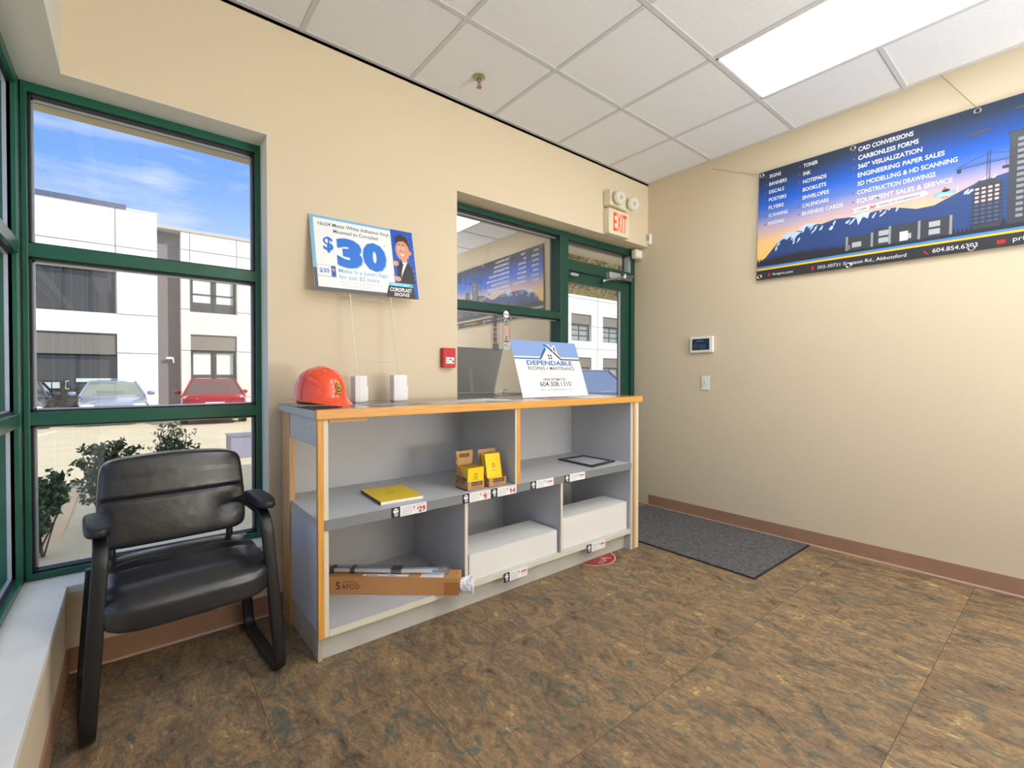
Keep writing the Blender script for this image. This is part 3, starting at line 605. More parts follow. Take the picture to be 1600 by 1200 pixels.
b.tube([below(.905, 1.62), below(.910, 1.40), below(.924, 1.17)], r_, wire, 8); b.tube([below(1.132, 1.625), below(1.142, 1.40), below(1.155, 1.17)], r_, wire, 8)
b.tube([below(.906, 1.595), below(1.133, 1.595)], r_, wire, 8); b.tube([below(.918, 1.262), below(1.149, 1.262)], r_, wire, 8); b.build('wire_stake', t, smooth=True)
for (x0, x1, z1, rz, lb) in ((.893, .962, 1.185, .06, 'white paper-wrapped block under the left prong of the wire stake'), (1.110, 1.192, 1.190, -.03, 'white paper-wrapped block under the right prong of the wire stake')):
    t = thing('wrapped_block', lb, 'wrapped block', ((x0 + x1) / 2, 2.405, ZC), rz, 'paper-wrapped blocks holding the wire stake', world=False); w_ = (x1 - x0) / 2
    b = MB(); b.loft([[(sx_ * w_ * k_, sy_ * .03 * k_, z) for sx_, sy_ in ((-1, -1), (-.2, -1.12), (.5, -1.05), (1, -.9), (1, 1), (-1, 1))] for z, k_ in ((0, .93), (.01, 1), (.08, .97), (.13, 1), (z1 - ZC, .93))], paperw); b.build('block', t, bevel=.004)
    b = MB(); b.box((w_ * .93, -.02, .01), (w_ + .008, .02, .085), paperw)
    if w_ < .036: b.box((w_ + .0082, -.015, .03), (w_ + .0088, .01, .06), ink(60, 50, 60))
    b.build('loose_flap', t, bevel=.003)
# roofing sign
bl_ = Vector((1.885, 2.20, ZC + .0030)); br_ = Vector((2.486, 2.20, ZC + .0030)); tl = Vector((1.881, 2.33, 1.418)); U = (br_ - bl_).normalized(); V = (tl - bl_).normalized(); V = (V - U * V.dot(U)).normalized(); Nn = U.cross(V); SW, SH = .601, .393
t = thing('roofing_sign', 'white and pale blue roofing company sign board leaning on the right part of the counter', 'sign', tuple(bl_))
b = MB(); b.obox(bl_, U * SW, V * SH, -Nn * .004, ink(240, 240, 242)); b.build('sign_board', t)
b = MB(); b.obox(bl_ + U * .28 + V * .22 - Nn * .006, U * .03, Vector((0, .001, -.0)) + Vector((0, .03, -.203)), -Nn * .002, paperw); b.build('easel_back', t)
a = Art(bl_, U, V, .00015); peri = ink(132, 162, 214); tb_ = ink(22, 104, 168); dk = ink(44, 42, 50)
a.poly([q(0, .715), q(.40, .715), q(.515, .90), q(.60, .90), q(.695, .715), q(1, .715), q(1, 1), q(0, 1)], peri, 1)
a.poly([q(.0, .695), q(.405, .695), q(.50, .93), q(.545, .95), q(.58, .87), q(.60, .83), q(.605, .93), q(.645, .93), q(.655, .79), q(.695, .715), q(1, .715), q(1, .6), q(0, .6)], ink(240, 240, 242), 2)
a.poly([q(0, .665), q(.385, .665), q(.50, .86), q(.48, .90), q(.365, .69), q(0, .69)], tb_, 3); a.poly([q(0, .705), q(.37, .705), q(.40, .74), q(.37, .715), q(0, .715)], WHITE, 3)
a.poly([q(.45, .93), q(.49, .945), q(.535, .92), q(.575, .865), q(.60, .83), q(.575, .80), q(.55, .84), q(.515, .885)], tb_, 4)
a.poly([q(.585, .80), q(.60, .825), q(.70, .685), q(1, .685), q(1, .66), q(.685, .66)], dk, 3); a.poly([q(.61, .84), q(.632, .81), q(.632, .90), q(.61, .90)], dk, 4)
for i in (0, 1):
    for j in (0, 1): a.rect(*q(.50 + .036 * i, .675 + .05 * j), *q(.523 + .036 * i, .71 + .05 * j), dk, 4)
a.text('DEPENDABLE', .16 * SW, .565 * SH, .030, tb_, width=.70 * SW, bold=.03, l=3); a.text('ROOFING + MAINTENANCE', .165 * SW, .475 * SH, .024, dk, width=.71 * SW, bold=.012, l=3)
a.text('COMMERCIAL  |  RESIDENTIAL', .27 * SW, .415 * SH, .013, LGREY, width=.50 * SW, l=3); a.text('SHINGLES | FLAT ROOFING | LAWNCARE', .18 * SW, .355 * SH, .012, LGREY, width=.68 * SW, l=3)
a.text('FREE ESTIMATES', .35 * SW, .285 * SH, .017, dk, width=.34 * SW, bold=.014, l=3); a.text('604.308.1310', .28 * SW, .185 * SH, .032, ink(56, 62, 84), width=.48 * SW, bold=.012, l=3); a.text('dep.roofing2020@gmail.com', .27 * SW, .115 * SH, .012, GREY, width=.51 * SW, l=3)
a.build('sign_print', t)
# flyers on the counter top
def flyer(cx, cy, w_, d_, rz, m, label, lines, grp='flyers laid on the counter top', z=0):
    t = thing('flyer', label, 'flyer', (cx, cy, ZC + .0002 + z), rz, grp, world=False)
    b = MB(); b.box((-w_ / 2, -d_ / 2, 0), (w_ / 2, d_ / 2, .0006), m); b.build('sheet', t)
    a = Art((-w_ / 2, -d_ / 2, .0006), (1, 0, 0), (0, 1, 0), .0001)
    a.rect(.05 * w_, .08 * d_, .95 * w_, .92 * d_, m, 1)
    for i in range(lines): a.line([(.1 * w_, d_ * (.15 + .7 * i / max(1, lines - 1))), (w_ * random.uniform(.6, .9), d_ * (.15 + .7 * i / max(1, lines - 1)))], .006, LGREY if m == paperw else WHITE, 2)
    a.build('print', t)
flyer(1.00, 2.13, .28, .20, .1, ink(150, 134, 128), 'taupe flyer on the counter in front of the wrapped blocks', 4)
flyer(1.34, 2.10, .30, .22, -.15, ink(206, 196, 188), 'pale flyer on the counter, left of the white sheet', 4)
flyer(1.58, 2.20, .27, .21, .2, paperw, 'white sheet on the counter below the left edge of the side window', 5)
flyer(1.62, 2.03, .22, .14, -.3, ink(190, 204, 220), 'pale blue flyer near the front edge by the white sheet', 3, z=.0008)
flyer(2.05, 2.06, .28, .16, .05, ink(176, 92, 96), 'red flyer lying in front of the roofing sign', 3)
flyer(2.36, 2.07, .25, .18, -.05, paperw, 'white flyer under the right end of the roofing sign', 3)
flyer(2.60, 2.25, .20, .28, .0, ink(222, 224, 228), 'light grey sheet at the right end of the counter', 3)
acry = glass('clear_acrylic', .16, (.97, .98, 1), .02)
t = thing('acrylic_holder', 'small empty clear acrylic card holder left of the roofing sign', 'card holder', (1.80, 2.30, ZC))
b = MB(); b.box((1.755, 2.31, ZC), (1.85, 2.314, ZC + .06), acry); b.box((1.755, 2.27, ZC), (1.85, 2.274, ZC + .028), acry); b.build('holder_panel', t); b = MB(); b.box((1.755, 2.274, ZC), (1.85, 2.31, ZC + .003), acry); b.build('holder_base', t)
# sticker strip on the side window
t = thing('sticker_strip', 'narrow clear strip of small stickers with a white disc, on the side window', 'stickers', (2.12, 2.685, 1.37))
b = MB(); b.box((2.095, 2.6840, 1.375), (2.18, 2.6845, 1.675), glass('sticker_film', .05, (.93, .93, .95))); b.build('backing_film', t)
a = Art((2.10, 2.6839, 1.375), (1, 0, 0), (0, 0, 1)); pk = ink(222, 168, 160)
a.ell(.035, .262, .025, .026, WHITE, 22, 1); a.text('P-4', .016, .254, .014, BLACK, width=.038, bold=.02, l=2)
a.rect(.018, .18, .052, .228, LGREY, 1); a.text('A', .022, .195, .03, BLACK, bold=.02, l=2); a.line([(.02, .187), (.05, .187)], .006, BLACK, 2)
a.rect(.018, .145, .052, .175, pk, 1); a.text('+', .024, .148, .02, RED, l=2); a.rect(.018, .112, .052, .140, pk, 1); a.text('1', .030, .115, .02, RED, l=2); a.rect(.018, .072, .052, .108, ink(214, 190, 186), 1); a.text('Z', .022, .078, .022, BLACK, bold=.04, l=2); a.rect(.02, .06, .055, .068, ink(120, 70, 76), 1)
a.rect(.012, .004, .072, .055, ink(214, 232, 230), 1); a.line([(.018, .036), (.05, .046)], .004, RED, 2); a.line([(.02, .03), (.068, .03)], .004, ink(70, 160, 170), 2); a.build('stickers', t)

# ================================================================== ON THE WALLS
t = thing('fire_alarm_pull', 'red fire alarm pull station with white handle label, left of the side window', 'fire alarm', (1.545, YA, 1.30))
b = MB(); b.box((1.502, 2.512, 1.238), (1.592, YA - .0004, 1.360), redp); b.build('housing', t, bevel=.004); b = MB(); b.box((1.518, 2.507, 1.262), (1.578, 2.5115, 1.302), white_p); b.build('pull_handle', t, bevel=.002)
a = Art((1.518, 2.5069, 1.262), (1, 0, 0), (0, 0, 1)); a.text('FIRE', .006, .022, .008, BLACK, width=.02, l=1); a.line([(.006, .012), (.022, .012)], .004, BLACK, 1); a.ell(.034, .026, .006, .006, BLACK, 10, 1); a.rect(.044, .008, .055, .02, BLACK, 1)
a.build('handle_print', t)
t = thing('exit_sign', 'cream exit sign with red letters and two emergency lamp heads above the door', 'exit sign', (3.2, YA, 2.5)); yq = 2.49
b = MB(); b.box((3.063, yq, 2.366), (3.335, YA - .0004, 2.578), cream_p); b.build('sign_box', t, bevel=.006)
b = MB(); b.prism([(3.058, yq - .02, 2.595), (3.30, yq - .02, 2.585), (3.30, yq - .02, 2.715), (3.058, yq - .02, 2.720)], (0, YA - .0004 - yq + .02, 0), cream_p); b.build('battery_housing', t, bevel=.012, seg=3)
a = Art((3.063, yq, 2.366), (1, 0, 0), (0, 0, 1)); er = emit('exit_letter_red', (255, 70, 30), .45)
for ch, x, w_ in (('E', .055, .045), ('X', .105, .055), ('I', .168, .012), ('T', .185, .047)): a.text(ch, x, .035, .145, er, width=w_, bold=.02, l=2)
a.build('exit_letters', t)
for x, z in ((3.135, 2.655), (3.315, 2.645)):
    b = MB(); c0 = Vector((x, yq - .02, z)); dd = Vector((-.25, -1, -.1)).normalized(); b.tube([c0, c0 + dd * .03, c0 + dd * .05, c0 + dd * .058], [.035, .055, .056, .050], cream_p, 24); o = b.build('lamp_head', t, smooth=True)
    b = MB(); c1 = c0 + dd * .0585; b.tube([c1, c1 + dd * .003], [.048, .046], M('lamp_lens', (214, 210, 196), .15), 24); b.build('lens', o); b = MB(); b.tube([c1 + dd * .0032, c1 + dd * .007], [.017, .012], M('lamp_reflector', (235, 235, 235), .1, .8), 16); b.build('bulb', o)
t = thing('motion_sensor', 'small white sensor high on the right wall close to the corner', 'sensor', (XR, 2.53, 2.43)); b = MB(); b.box((XR - .03, 2.505, 2.385), (XR - .0004, 2.549, 2.482), white_p); b.build('housing', t, bevel=.006); b = MB(); b.box((XR - .032, 2.512, 2.42), (XR - .0305, 2.542, 2.47), LGREY); b.build('sensor_window', t)
t = thing('door_sensor', 'rounded white sensor tucked in the top corner of the door recess', 'sensor', (3.63, 2.62, 2.31)); b = MB(); b.box((3.585, 2.60, 2.268), (XR - .0004, 2.66, 2.352), cream_p); b.build('housing', t, bevel=.016, seg=3)
b = MB(); b.box((3.60, 2.5985, 2.285), (3.66, 2.5995, 2.33), white_p); b.build('sensor_window', t)
t = thing('alarm_keypad', 'white wall keypad with dark touch screen on the right wall', 'keypad', (XR, 2.015, 1.45)); b = MB(); b.box((XR - .022, 1.915, 1.380), (XR - .0004, 2.118, 1.514), white_p); b.build('housing', t, bevel=.007, seg=3)
b = MB(); b.box((XR - .0232, 1.945, 1.402), (XR - .0222, 2.095, 1.495), M('keypad_screen', (32, 44, 66), .12)); b.build('screen', t)
a = Art((XR - .0233, 2.095, 1.402), (0, -1, 0), (0, 0, 1)); a.rect(.01, .01, .05, .05, ink(52, 60, 80), 1); a.rect(.06, .01, .12, .045, ink(40, 76, 96), 1); a.rect(.04, .07, .10, .078, ink(90, 110, 140), 1); a.build('screen_icons', t)
t = thing('light_switch', 'white light switch plate below the keypad', 'switch', (XR, 1.985, 1.127)); b = MB(); b.box((XR - .006, 1.951, 1.070), (XR - .0004, 2.021, 1.186), white_p); b.build('plate', t, bevel=.003); b = MB(); b.box((XR - .0165, 1.981, 1.120), (XR - .0065, 1.991, 1.140), LGREY); b.build('toggle', t, bevel=.002)
# ---- banner
BW, BH = 2.44, .80; th_ = R(1.05); U = Vector((0, -math.cos(th_), -math.sin(th_))); V = Vector((0, -math.sin(th_), math.cos(th_))); bo = Vector((3.672, 1.577, 1.907))
t = thing('banner', 'long blue printed banner with white service list, mountains and skyline on the right wall', 'banner', tuple(bo + U * BW / 2))
b = MB(); nx_ = 40; g = []
b.obox(bo, U * BW, V * BH, Vector((.0015, 0, 0)), ink(70, 80, 96)); b.build('banner_sheet', t)
skymat = bpy.data.materials.new('banner_sky_print'); skymat.use_nodes = True; nt = skymat.node_tree; pb = nt.nodes['Principled BSDF']; pb.inputs['Roughness'].default_value = .6
tc = nt.nodes.new('ShaderNodeTexCoord'); sp = nt.nodes.new('ShaderNodeSeparateXYZ'); nt.links.new(tc.outputs['Generated'], sp.inputs[0])
nz = nt.nodes.new('ShaderNodeTexNoise'); nz.inputs['Scale'].default_value = 2.2; nt.links.new(tc.outputs['Generated'], nz.inputs[0])
ma = nt.nodes.new('ShaderNodeMath'); ma.operation = 'MULTIPLY_ADD'; nt.links.new(nz.outputs[0], ma.inputs[0]); ma.inputs[1].default_value = .16; nt.links.new(sp.outputs['Z'], ma.inputs[2])
rp = nt.nodes.new('ShaderNodeValToRGB'); nt.links.new(ma.outputs[0], rp.inputs[0]); E_ = rp.color_ramp.elements
E_[0].position = .25; E_[0].color = (*lin((250, 205, 100)), 1); E_[1].position = 1.0; E_[1].color = (*lin((30, 48, 76)), 1)
for p_, c_ in ((.46, (246, 200, 134)), (.58, (190, 172, 196)), (.68, (92, 128, 210)), (.78, (14, 96, 210)), (.88, (18, 74, 158)), (.96, (28, 58, 104))):
    k = E_.new(p_); k.color = (*lin(c_), 1)
nt.links.new(rp.outputs[0], pb.inputs['Base Color'])
a = Art(bo, U, V, .00025); a.k = 0; a.rect(0, .0, BW, BH, skymat, 1); a.build('sky_artwork', t)
a = Art(bo, U, V, .00025)
mt = ink(44, 72, 130); snow = ink(196, 216, 240); fo = ink(42, 44, 54); slate = ink(62, 66, 76); slate2 = ink(48, 50, 60)
a.poly([(0, .12), (.06, .16), (.13, .24), (.20, .315), (.26, .305), (.33, .35), (.42, .325), (.50, .34), (.58, .332), (.66, .345), (.72, .338), (.82, .335), (.92, .30), (1.0, .30), (1.10, .345), (1.18, .38), (1.3, .40), (1.45, .37), (1.6, .42), (1.8, .38), (2.0, .42), (2.2, .36), (BW, .38), (BW, .09), (0, .09)], mt, 2)
random.seed(5)
for (x0, y0, w_, h_) in ((.12, .235, .05, .07), (.17, .29, .10, .045), (.24, .27, .05, .07), (.30, .32, .07, .045), (.36, .30, .07, .05), (.46, .31, .06, .05), (.55, .31, .06, .05), (.62, .33, .08, .03), (.70, .325, .08, .03), (.78, .335, .07, .035), (1.12, .35, .06, .045), (1.2, .38, .07, .03), (1.62, .40, .08, .04), (2.0, .41, .08, .03)):
    for q_ in range(3):
        cx_, cy_ = x0 + w_ * random.uniform(.1, .9), y0 + h_ * random.uniform(-.5, .45); an = random.uniform(.5, 1.3); pts = []
        for k_ in range(11):
            t_a = 2 * math.pi * k_ / 11; rr_ = random.uniform(.45, 1.2); px_, py_ = .020 * rr_ * math.cos(t_a), .007 * rr_ * math.sin(t_a)
            pts.append((cx_ + px_ * math.cos(an) - py_ * math.sin(an), min(cy_ + px_ * math.sin(an) + py_ * math.cos(an), .335 if .58 < x0 < 1 else .345 if x0 < .4 else .41)))
        a.poly(pts, snow, 3)
a.poly([(.13, .245), (.20, .318), (.26, .308), (.30, .30), (.27, .28), (.25, .25), (.235, .285), (.21, .27), (.18, .275)], snow, 3); a.poly([(.27, .312), (.33, .352), (.40, .333), (.36, .325), (.33, .33), (.30, .305)], snow, 3)
a.poly([(.58, .332), (.66, .345), (.72, .338), (.69, .335), (.68, .30), (.655, .32), (.63, .27), (.62, .32)], snow, 3)
pts = [(0, .09)]; x = 0
while x < BW - .001:
    pts += [(x, .125 + .02 * math.sin(x * 5)), (min(BW, x + .009), .150 + .02 * math.sin(x * 5) + random.uniform(0, .015))]; x += .018
a.poly(pts + [(BW, .13), (BW, .09)], fo, 4)
# low office building on the banner
a.rect(.56, .115, 1.085, .20, slate, 5); a.rect(.72, .12, 1.085, .225, slate, 5)
for x in (.565, .70, .79, .93, 1.07): a.rect(x, .115, x + .012, .205 + (x > .7) * .02, ink(150, 154, 160), 6)
for x, y in ((.60, .13), (.74, .13), (.74, .175), (.85, .13), (.98, .13), (.98, .175)): a.rect(x, y, x + .05, y + .032, ink(176, 184, 190), 6)
a.rect(.845, .122, .885, .178, ink(232, 232, 228), 7); a.rect(.57, .12, .59, .15, ink(120, 126, 132), 6)
# unfinished tower, crane, tall block and more skyline
a.rect(1.165, .12, 1.275, .36, slate, 5)
for i in range(4):
    for j in range(9): a.rect(1.172 + i * .026, .15 + j * .023, 1.188 + i * .026, .163 + j * .023, ink(210, 190, 186) if j > 4 else ink(70, 90, 134), 6)
for j in range(10): a.line([(1.155, .145 + j * .023), (1.285, .145 + j * .023)], .004, slate2, 7)
a.rect(1.18, .36, 1.26, .385, slate, 6)
for s_ in (-1, 1): a.line([(1.222 + s_ * .006, .385), (1.222 + s_ * .006, .545)], .002, slate2, 7)
for j in range(8): a.line([(1.216, .39 + .019 * j), (1.228, .409 + .019 * j)], .0015, slate2, 7)
a.line([(1.09, .475), (1.40, .475)], .003, slate2, 7); a.line([(1.09, .485), (1.40, .485)], .0015, slate2, 7); a.line([(1.10, .485), (1.222, .53), (1.38, .485)], .0015, slate2, 7); a.rect(1.095, .452, 1.112, .475, slate2, 7); a.line([(1.29, .475), (1.29, .44)], .0015, slate2, 7); a.rect(1.275, .425, 1.30, .44, slate2, 7)
def tower(x0, x1, y1, cols, rows, m=slate, hl=()):
    a.rect(x0, .12, x1, y1, m, 6); a.rect(x0 - .01, y1, x1 + .01, y1 + .008, slate2, 7)
    for i in range(cols):
        for j in range(rows): a.rect(x0 + .03 + i * (x1 - x0 - .045) / cols, .15 + j * (y1 - .17) / rows, x0 + .03 + (i + .62) * (x1 - x0 - .045) / cols, .15 + (j + .55) * (y1 - .17) / rows, ink(225, 228, 230) if (i, j) in hl else ink(140, 146, 154), 7)
tower(1.30, 1.43, .605, 2, 14, hl=((1, 2), (1, 11))); tower(1.50, 1.60, .47, 2, 10, slate2); tower(1.66, 1.86, .36, 4, 7); tower(1.93, 2.03, .55, 2, 13); tower(2.12, 2.30, .42, 3, 9, slate2)
a.ell(1.18, .655, .05, .008, slate2, 14, 5, .1); a.rect(1.145, .64, 1.175, .658, slate2, 6); a.ell(1.37, .735, .06, .009, ink(40, 52, 60), 14, 5, .1)
# float plane
a.ell(1.045, .358, .050, .013, ink(110, 196, 226), 20, 5); a.ell(1.045, .350, .035, .008, ink(180, 226, 240), 16, 6); a.ell(1.05, .372, .018, .008, BLACK, 14, 7); a.ell(1.045, .384, .006, .008, ink(150, 100, 80), 12, 8); a.line([(1.10, .345), (1.10, .385)], .003, WHITE, 6); a.line([(1.03, .335), (1.06, .335)], .003, ink(60, 70, 90), 6)
# ribbon
a.poly([(.592, .348), (.610, .365), (.592, .383), (.955, .398), (.975, .380), (.955, .363)], ink(222, 220, 220), 8)
a.text('OVER', .622, .360, .012, ink(60, 60, 66), width=.052, bold=.01, l=9, rot=.035, shear=.2); a.text('30', .685, .358, .018, ink(220, 70, 50), width=.036, bold=.04, l=9, rot=.035, shear=.2); a.text('YEARS OF EXPERIENCE', .735, .364, .012, ink(60, 60, 66), width=.20, bold=.01, l=9, rot=.035)
# stripes and the contact bar
a.rect(0, .0, BW, .068, ink(46, 48, 54), 8); a.rect(0, .070, BW, .081, ink(244, 206, 72), 8); a.rect(0, .081, BW, .0845, ink(190, 80, 120), 8); a.rect(0, .0845, BW, .096, ink(60, 150, 214), 8)
W_ = ink(236, 238, 242)
a.text('fvrepro.com', .115, .022, .018, W_, width=.135, l=9); a.ell(.09, .03, .010, .010, RED, 12, 9); a.text('502-30731 Simpson Rd., Abbotsford', .405, .022, .021, W_, width=.475, l=9); a.ell(.375, .035, .009, .010, RED, 12, 9); a.poly([(.368, .03), (.382, .03), (.375, .012)], RED, 9)
a.text('604.854.6303', 1.0, .022, .024, W_, width=.19, l=9); a.line([(.962, .040), (.968, .026), (.982, .020)], .007, RED, 9); a.rect(1.265, .02, 1.297, .040, RED, 9); a.text('print@fvrepro.com', 1.325, .024, .024, W_, width=.32, l=9)
cols = [(.075, .0575, .0235, ['SIGNS', 'BANNERS', 'DECALS', 'POSTERS', 'FLYERS', 'SCANNING', 'BINDING'], .0170), (.300, .0555, .0245, ['TONER', 'INK', 'NOTEPADS', 'BOOKLETS', 'ENVELOPES', 'CALENDARS', 'BUSINESS CARDS'], .0178),
    (.620, .0555, .0265, ['CAD CONVERSIONS', 'CARBONLESS FORMS', '360\u00b0 VISUALIZATION', 'ENGINEERING PAPER SALES', '3D MODELLING & HD SCANNING', 'CONSTRUCTION DRAWINGS', 'EQUIPMENT SALES & SERVICE'], .0188)]
for x, dy, h_, rows, cw in cols:
    for i, s_ in enumerate(rows):
        y = (.745 if x > .2 else .742) - i * dy; a.text(s_, x, y, h_, W_, width=cw * (len(s_) - .35 * s_.count('I')), bold=.018, l=9); a.ell(x - .022, y + h_ * .5, .005, .005, ink(170, 60, 90), 8, 9)
a.build('banner_print', t)
for x, y in ((.022, .775), (.59, .775), (1.17, .775), (1.80, .775), (2.41, .775), (.022, .022), (.585, .016), (1.165, .016), (1.8, .016), (2.41, .016)):
    b = MB(); c0 = bo + U * x + V * y - Vector((.0030, 0, 0)); b.tube([c0 + Vector((0, .013 * math.cos(k), .013 * math.sin(k))) for k in [2 * math.pi * i / 16 for i in range(17)]], .0045, chrome, 6, up=(1, 0, 0)); b.build('grommet', t, smooth=True)
b = MB(); dkw = M('hanging_cord', (120, 104, 84), .6); p_ = bo + U * 1.17 + V * .79; b.tube([p_, (3.68, .55, H - .002)], .0012, dkw, 6); b.build('hanging_cord', t)
b = MB(); p_ = bo + U * .02 + V * .78; b.tube([p_, (3.676, 1.93, H - .075)], .0012, dkw, 6); b.build('hanging_cord', t)

# ================================================================== FLOOR THINGS
t = thing('door_mat', 'charcoal ribbed entrance mat on the floor before the door by the right wall', 'mat', (3.25, 1.85, 0)); b = MB(); b.box((2.815, 1.215, .0005), (3.662, 2.535, .009), carpet); b.build('carpet_top', t, bevel=.003)
b = MB(); b.box((2.803, 1.203, .0003), (3.668, 2.54, .004), blackp); b.build('rubber_edge', t, bevel=.001)
t = thing('floor_sticker', 'round dark red floor sticker with pale rim partly under the counter kick', 'sticker', (2.34, 2.06, 0)); a = Art((2.34, 2.04, .0006), (1, 0, 0), (0, 1, 0), .0002)
dr = ink(158, 44, 52); pr_ = ink(232, 190, 170); a.ell(0, 0, .155, .155, pr_, 48, 1); a.ell(0, 0, .148, .148, dr, 48, 2); a.text('STOP', .04, -.100, .030, pr_, width=.09, align='r', l=3, rot=R(20)); a.line([(.02, -.055), (.075, -.10)], .010, pr_, 3); a.build('sticker_print', t)
t_ = MB(); t_.lathe([(.001, 0), (.155, 0), (.155, .0005), (.001, .0005)], (2.34, 2.04, .0001), ink(158, 44, 52), 48); t_.build('sticker_base', t)

# ================================================================== CHAIR
ch = thing('waiting_chair', 'black leather waiting-room armchair with sled legs in front of the left window', 'chair', (.155, 2.20, 0), R(4), world=False)
def arc(c, r, a0, a1, n, pl):
    o_ = []
    for i in range(n + 1):
        t0 = R(a0 + (a1 - a0) * i / n); o_.append((c[0] + r * math.cos(t0) , c[1] + r * math.sin(t0)))
    return o_
for s_ in (-1, 1):
    xt, xb = s_ * .245, s_ * .285
    prof = [(.20, .66 - .04)] 
    pth = [(.19, .632), (.05, .640), (-.06, .640)] + arc((-.06, .57), .07, 85, 5, 7, 0)[1:] + [(.008, .45)]
    pth = [(.19, .632), (.05, .640)] + [(-.10 - (q0 - 0) , z) for q0, z in arc((0, .56), .08, 90, 0, 8, 0)] + [(-.195, .40), (-.205, .20), (-.212, .075)]
    pth += [(-.212 + .055 - .055 * math.cos(k), .075 - .055 * math.sin(k) - .006) for k in [R(15 * i) for i in range(1, 7)]] + [(.0, .014), (.16, .014)] + [(.19 + .055 * math.sin(k), .069 - .055 * math.cos(k)) for k in [R(15 * i) for i in range(1, 7)]] + [(.248, .2), (.235, .44)]
    def X_(z): return xt + (xb - xt) * max(0, min(1, (.62 - z) / .6))
    b = MB(); b.tube([(X_(z), y, z) for y, z in pth], 0, blackm, 16, flat=(.0125, .0255), up=(0, 0.01, 1) if 0 else (0, 0, 1)) if 0 else None
    # flat bar: narrow in the bend plane, wide sideways
    rings = []; P = [Vector((X_(z), y, z)) for y, z in pth]
    for i, p in enumerate(P):
        dd = (P[min(i + 1, len(P) - 1)] - P[max(i - 1, 0)]).normalized(); sd_ = Vector((1, 0, 0)); sd_ = (sd_ - dd * sd_.dot(dd)).normalized(); up_ = dd.cross(sd_); ring = []
        for k in range(16):
            tt = 2 * math.pi * k / 16; c_, q_ = math.cos(tt), math.sin(tt); ring.append(p + sd_ * .0215 * math.copysign(abs(c_) ** .4, c_) + up_ * .0125 * math.copysign(abs(q_) ** .4, q_))
        rings.append(ring)
    b.loft(rings, blackm); b.build('sled_leg', ch, smooth=True)
    b = MB(); b.pillow(.072, .27, .042, .5, blackp, fn=lambda x, y, z, s_=s_: (x + s_ * .252, y - .055, z + .668 + .010 * math.cos(y * 7))); b.build('armrest', ch, smooth=True)
    b = MB(); b.box((s_ * .01 + s_ * .205, .16, .43), (s_ * .262, .20, .47), blackm); b.tube([(s_ * .20, .215, .40), (s_ * .205, .235, .55), (s_ * .205, .262, .72)], .014, blackm, 10); b.build('back_support', ch, smooth=True)
b = MB(); b.box((-.245, -.02, .355), (.245, .02, .375), blackm); b.box((-.2, -.15, .36), (.2, .17, .372), blackm); b.build('seat_frame', ch, bevel=.002)
def seat_fn(x, y, z):
    cr_ = .012 * math.cos(x * 6) * math.cos(y * 5) * (1 if z > 0 else 0)
    front = -.035 * max(0, (-y - .12) / .1) ** 1.5
    pinch = -.006 * math.exp(-((y - .04) / .02) ** 2) * (1 if z > 0 else 0)
    return (x, y - .015, z + .418 + cr_ + front + pinch + .012 * (y > 0) * y / .2)
b = MB(); b.pillow(.535, .45, .112, .36, leather, fn=seat_fn, n=64, k=28); seat = b.build('seat_cushion', ch, smooth=True)
b = MB()
for sg in (-1, 1): b.tube([(sg * (.04 + .16 * f), .03 + .02 * math.sin(3 * f), .4978 - .006 * f ** 3 + .0) for f in [i / 10 for i in range(11)]], .0012, M('seam_thread', (70, 70, 76), .5), 6)
b.build('stitching', seat)
def back_fn(x, y, z):
    seam = .007 * math.exp(-((z - .02) / .009) ** 2) * (1 if y < 0 else 0); bul = -.016 * math.cos(x * 5.5) * math.cos(z * 6)
    w_ = 1 - .055 * max(0, z) / .2
    return (x * w_ + .006, y + .235 + seam + bul + .16 * z + .0, z + .678 + .018 * math.cos(x * 6) * (z > .1))
b = MB(); b.pillow(.505, .085, .336, .21, leather, fn=back_fn, n=96, k=100); bk = b.build('back_cushion', ch, smooth=True)
b = MB(); b.tube([(x, back_fn(x, -.0425, .02)[1] - .0012, .698) for x in [-.235 + .47 * i / 20 for i in range(21)]], .0022, M('back_seam', (8, 8, 10), .6), 6); b.build('seam', bk)

# ================================================================== OUTSIDE
def gz(y): return -.12 - .25 * max(0, min(1, (y - 5) / 14))
b = MB(); ys_ = [2.98, 5, 8, 12, 16, 19, 30, 60]; pts = []
for y in ys_: pts += [(-30, y, gz(y)), (60, y, gz(y))]
b.add(pts, [(2 * i, 2 * i + 1, 2 * i + 3, 2 * i + 2) for i in range(len(ys_) - 1)], asphalt); b.add([(-30, -20, -.12), (XO, -20, -.12), (XO, 2.98, -.12), (-30, 2.98, -.12)], [(0, 1, 2, 3)], asphalt)
b.add([(XR + .3, -20, -.12), (60, -20, -.12), (60, 2.98, -.12), (XR + .3, 2.98, -.12)], [(0, 1, 2, 3)], asphalt)
o = b.build('parking_lot'); struct(o); o.name = 'trim_5'
for i, (x0, y0, x1, y1) in enumerate(((-1.95, 16.6, -1.70, 18.4), (.80, 17.2, 1.02, 19.0))):
    b = MB(); b.prism([(x0, y0, gz(y0) + .004), (x0 + .14, y0, gz(y0) + .004), (x1 + .14, y1, gz(y1) + .004), (x1, y1, gz(y1) + .004)], (0, 0, .003), WHITE)
    tag(b.build('parking_line'), ['white painted parking line beside the dark car at the left', 'white painted parking line between the silver sedan and the red car'][i], 'parking line', 'painted parking lines')
b = MB(); b.prism([(-.64, 7.184, -.25), (-.46, 7.30, -.25), (-.43, 5.072, -.25), (-.605, 5.0, -.25)], (0, 0, .13), concrete); b.box((-1.2, 3.2, -.125), (-.30, 4.4, -.10), concrete)
tag(b.build('concrete_curb', bevel=.01), 'tan concrete planter curb running away outside the left window', 'curb')
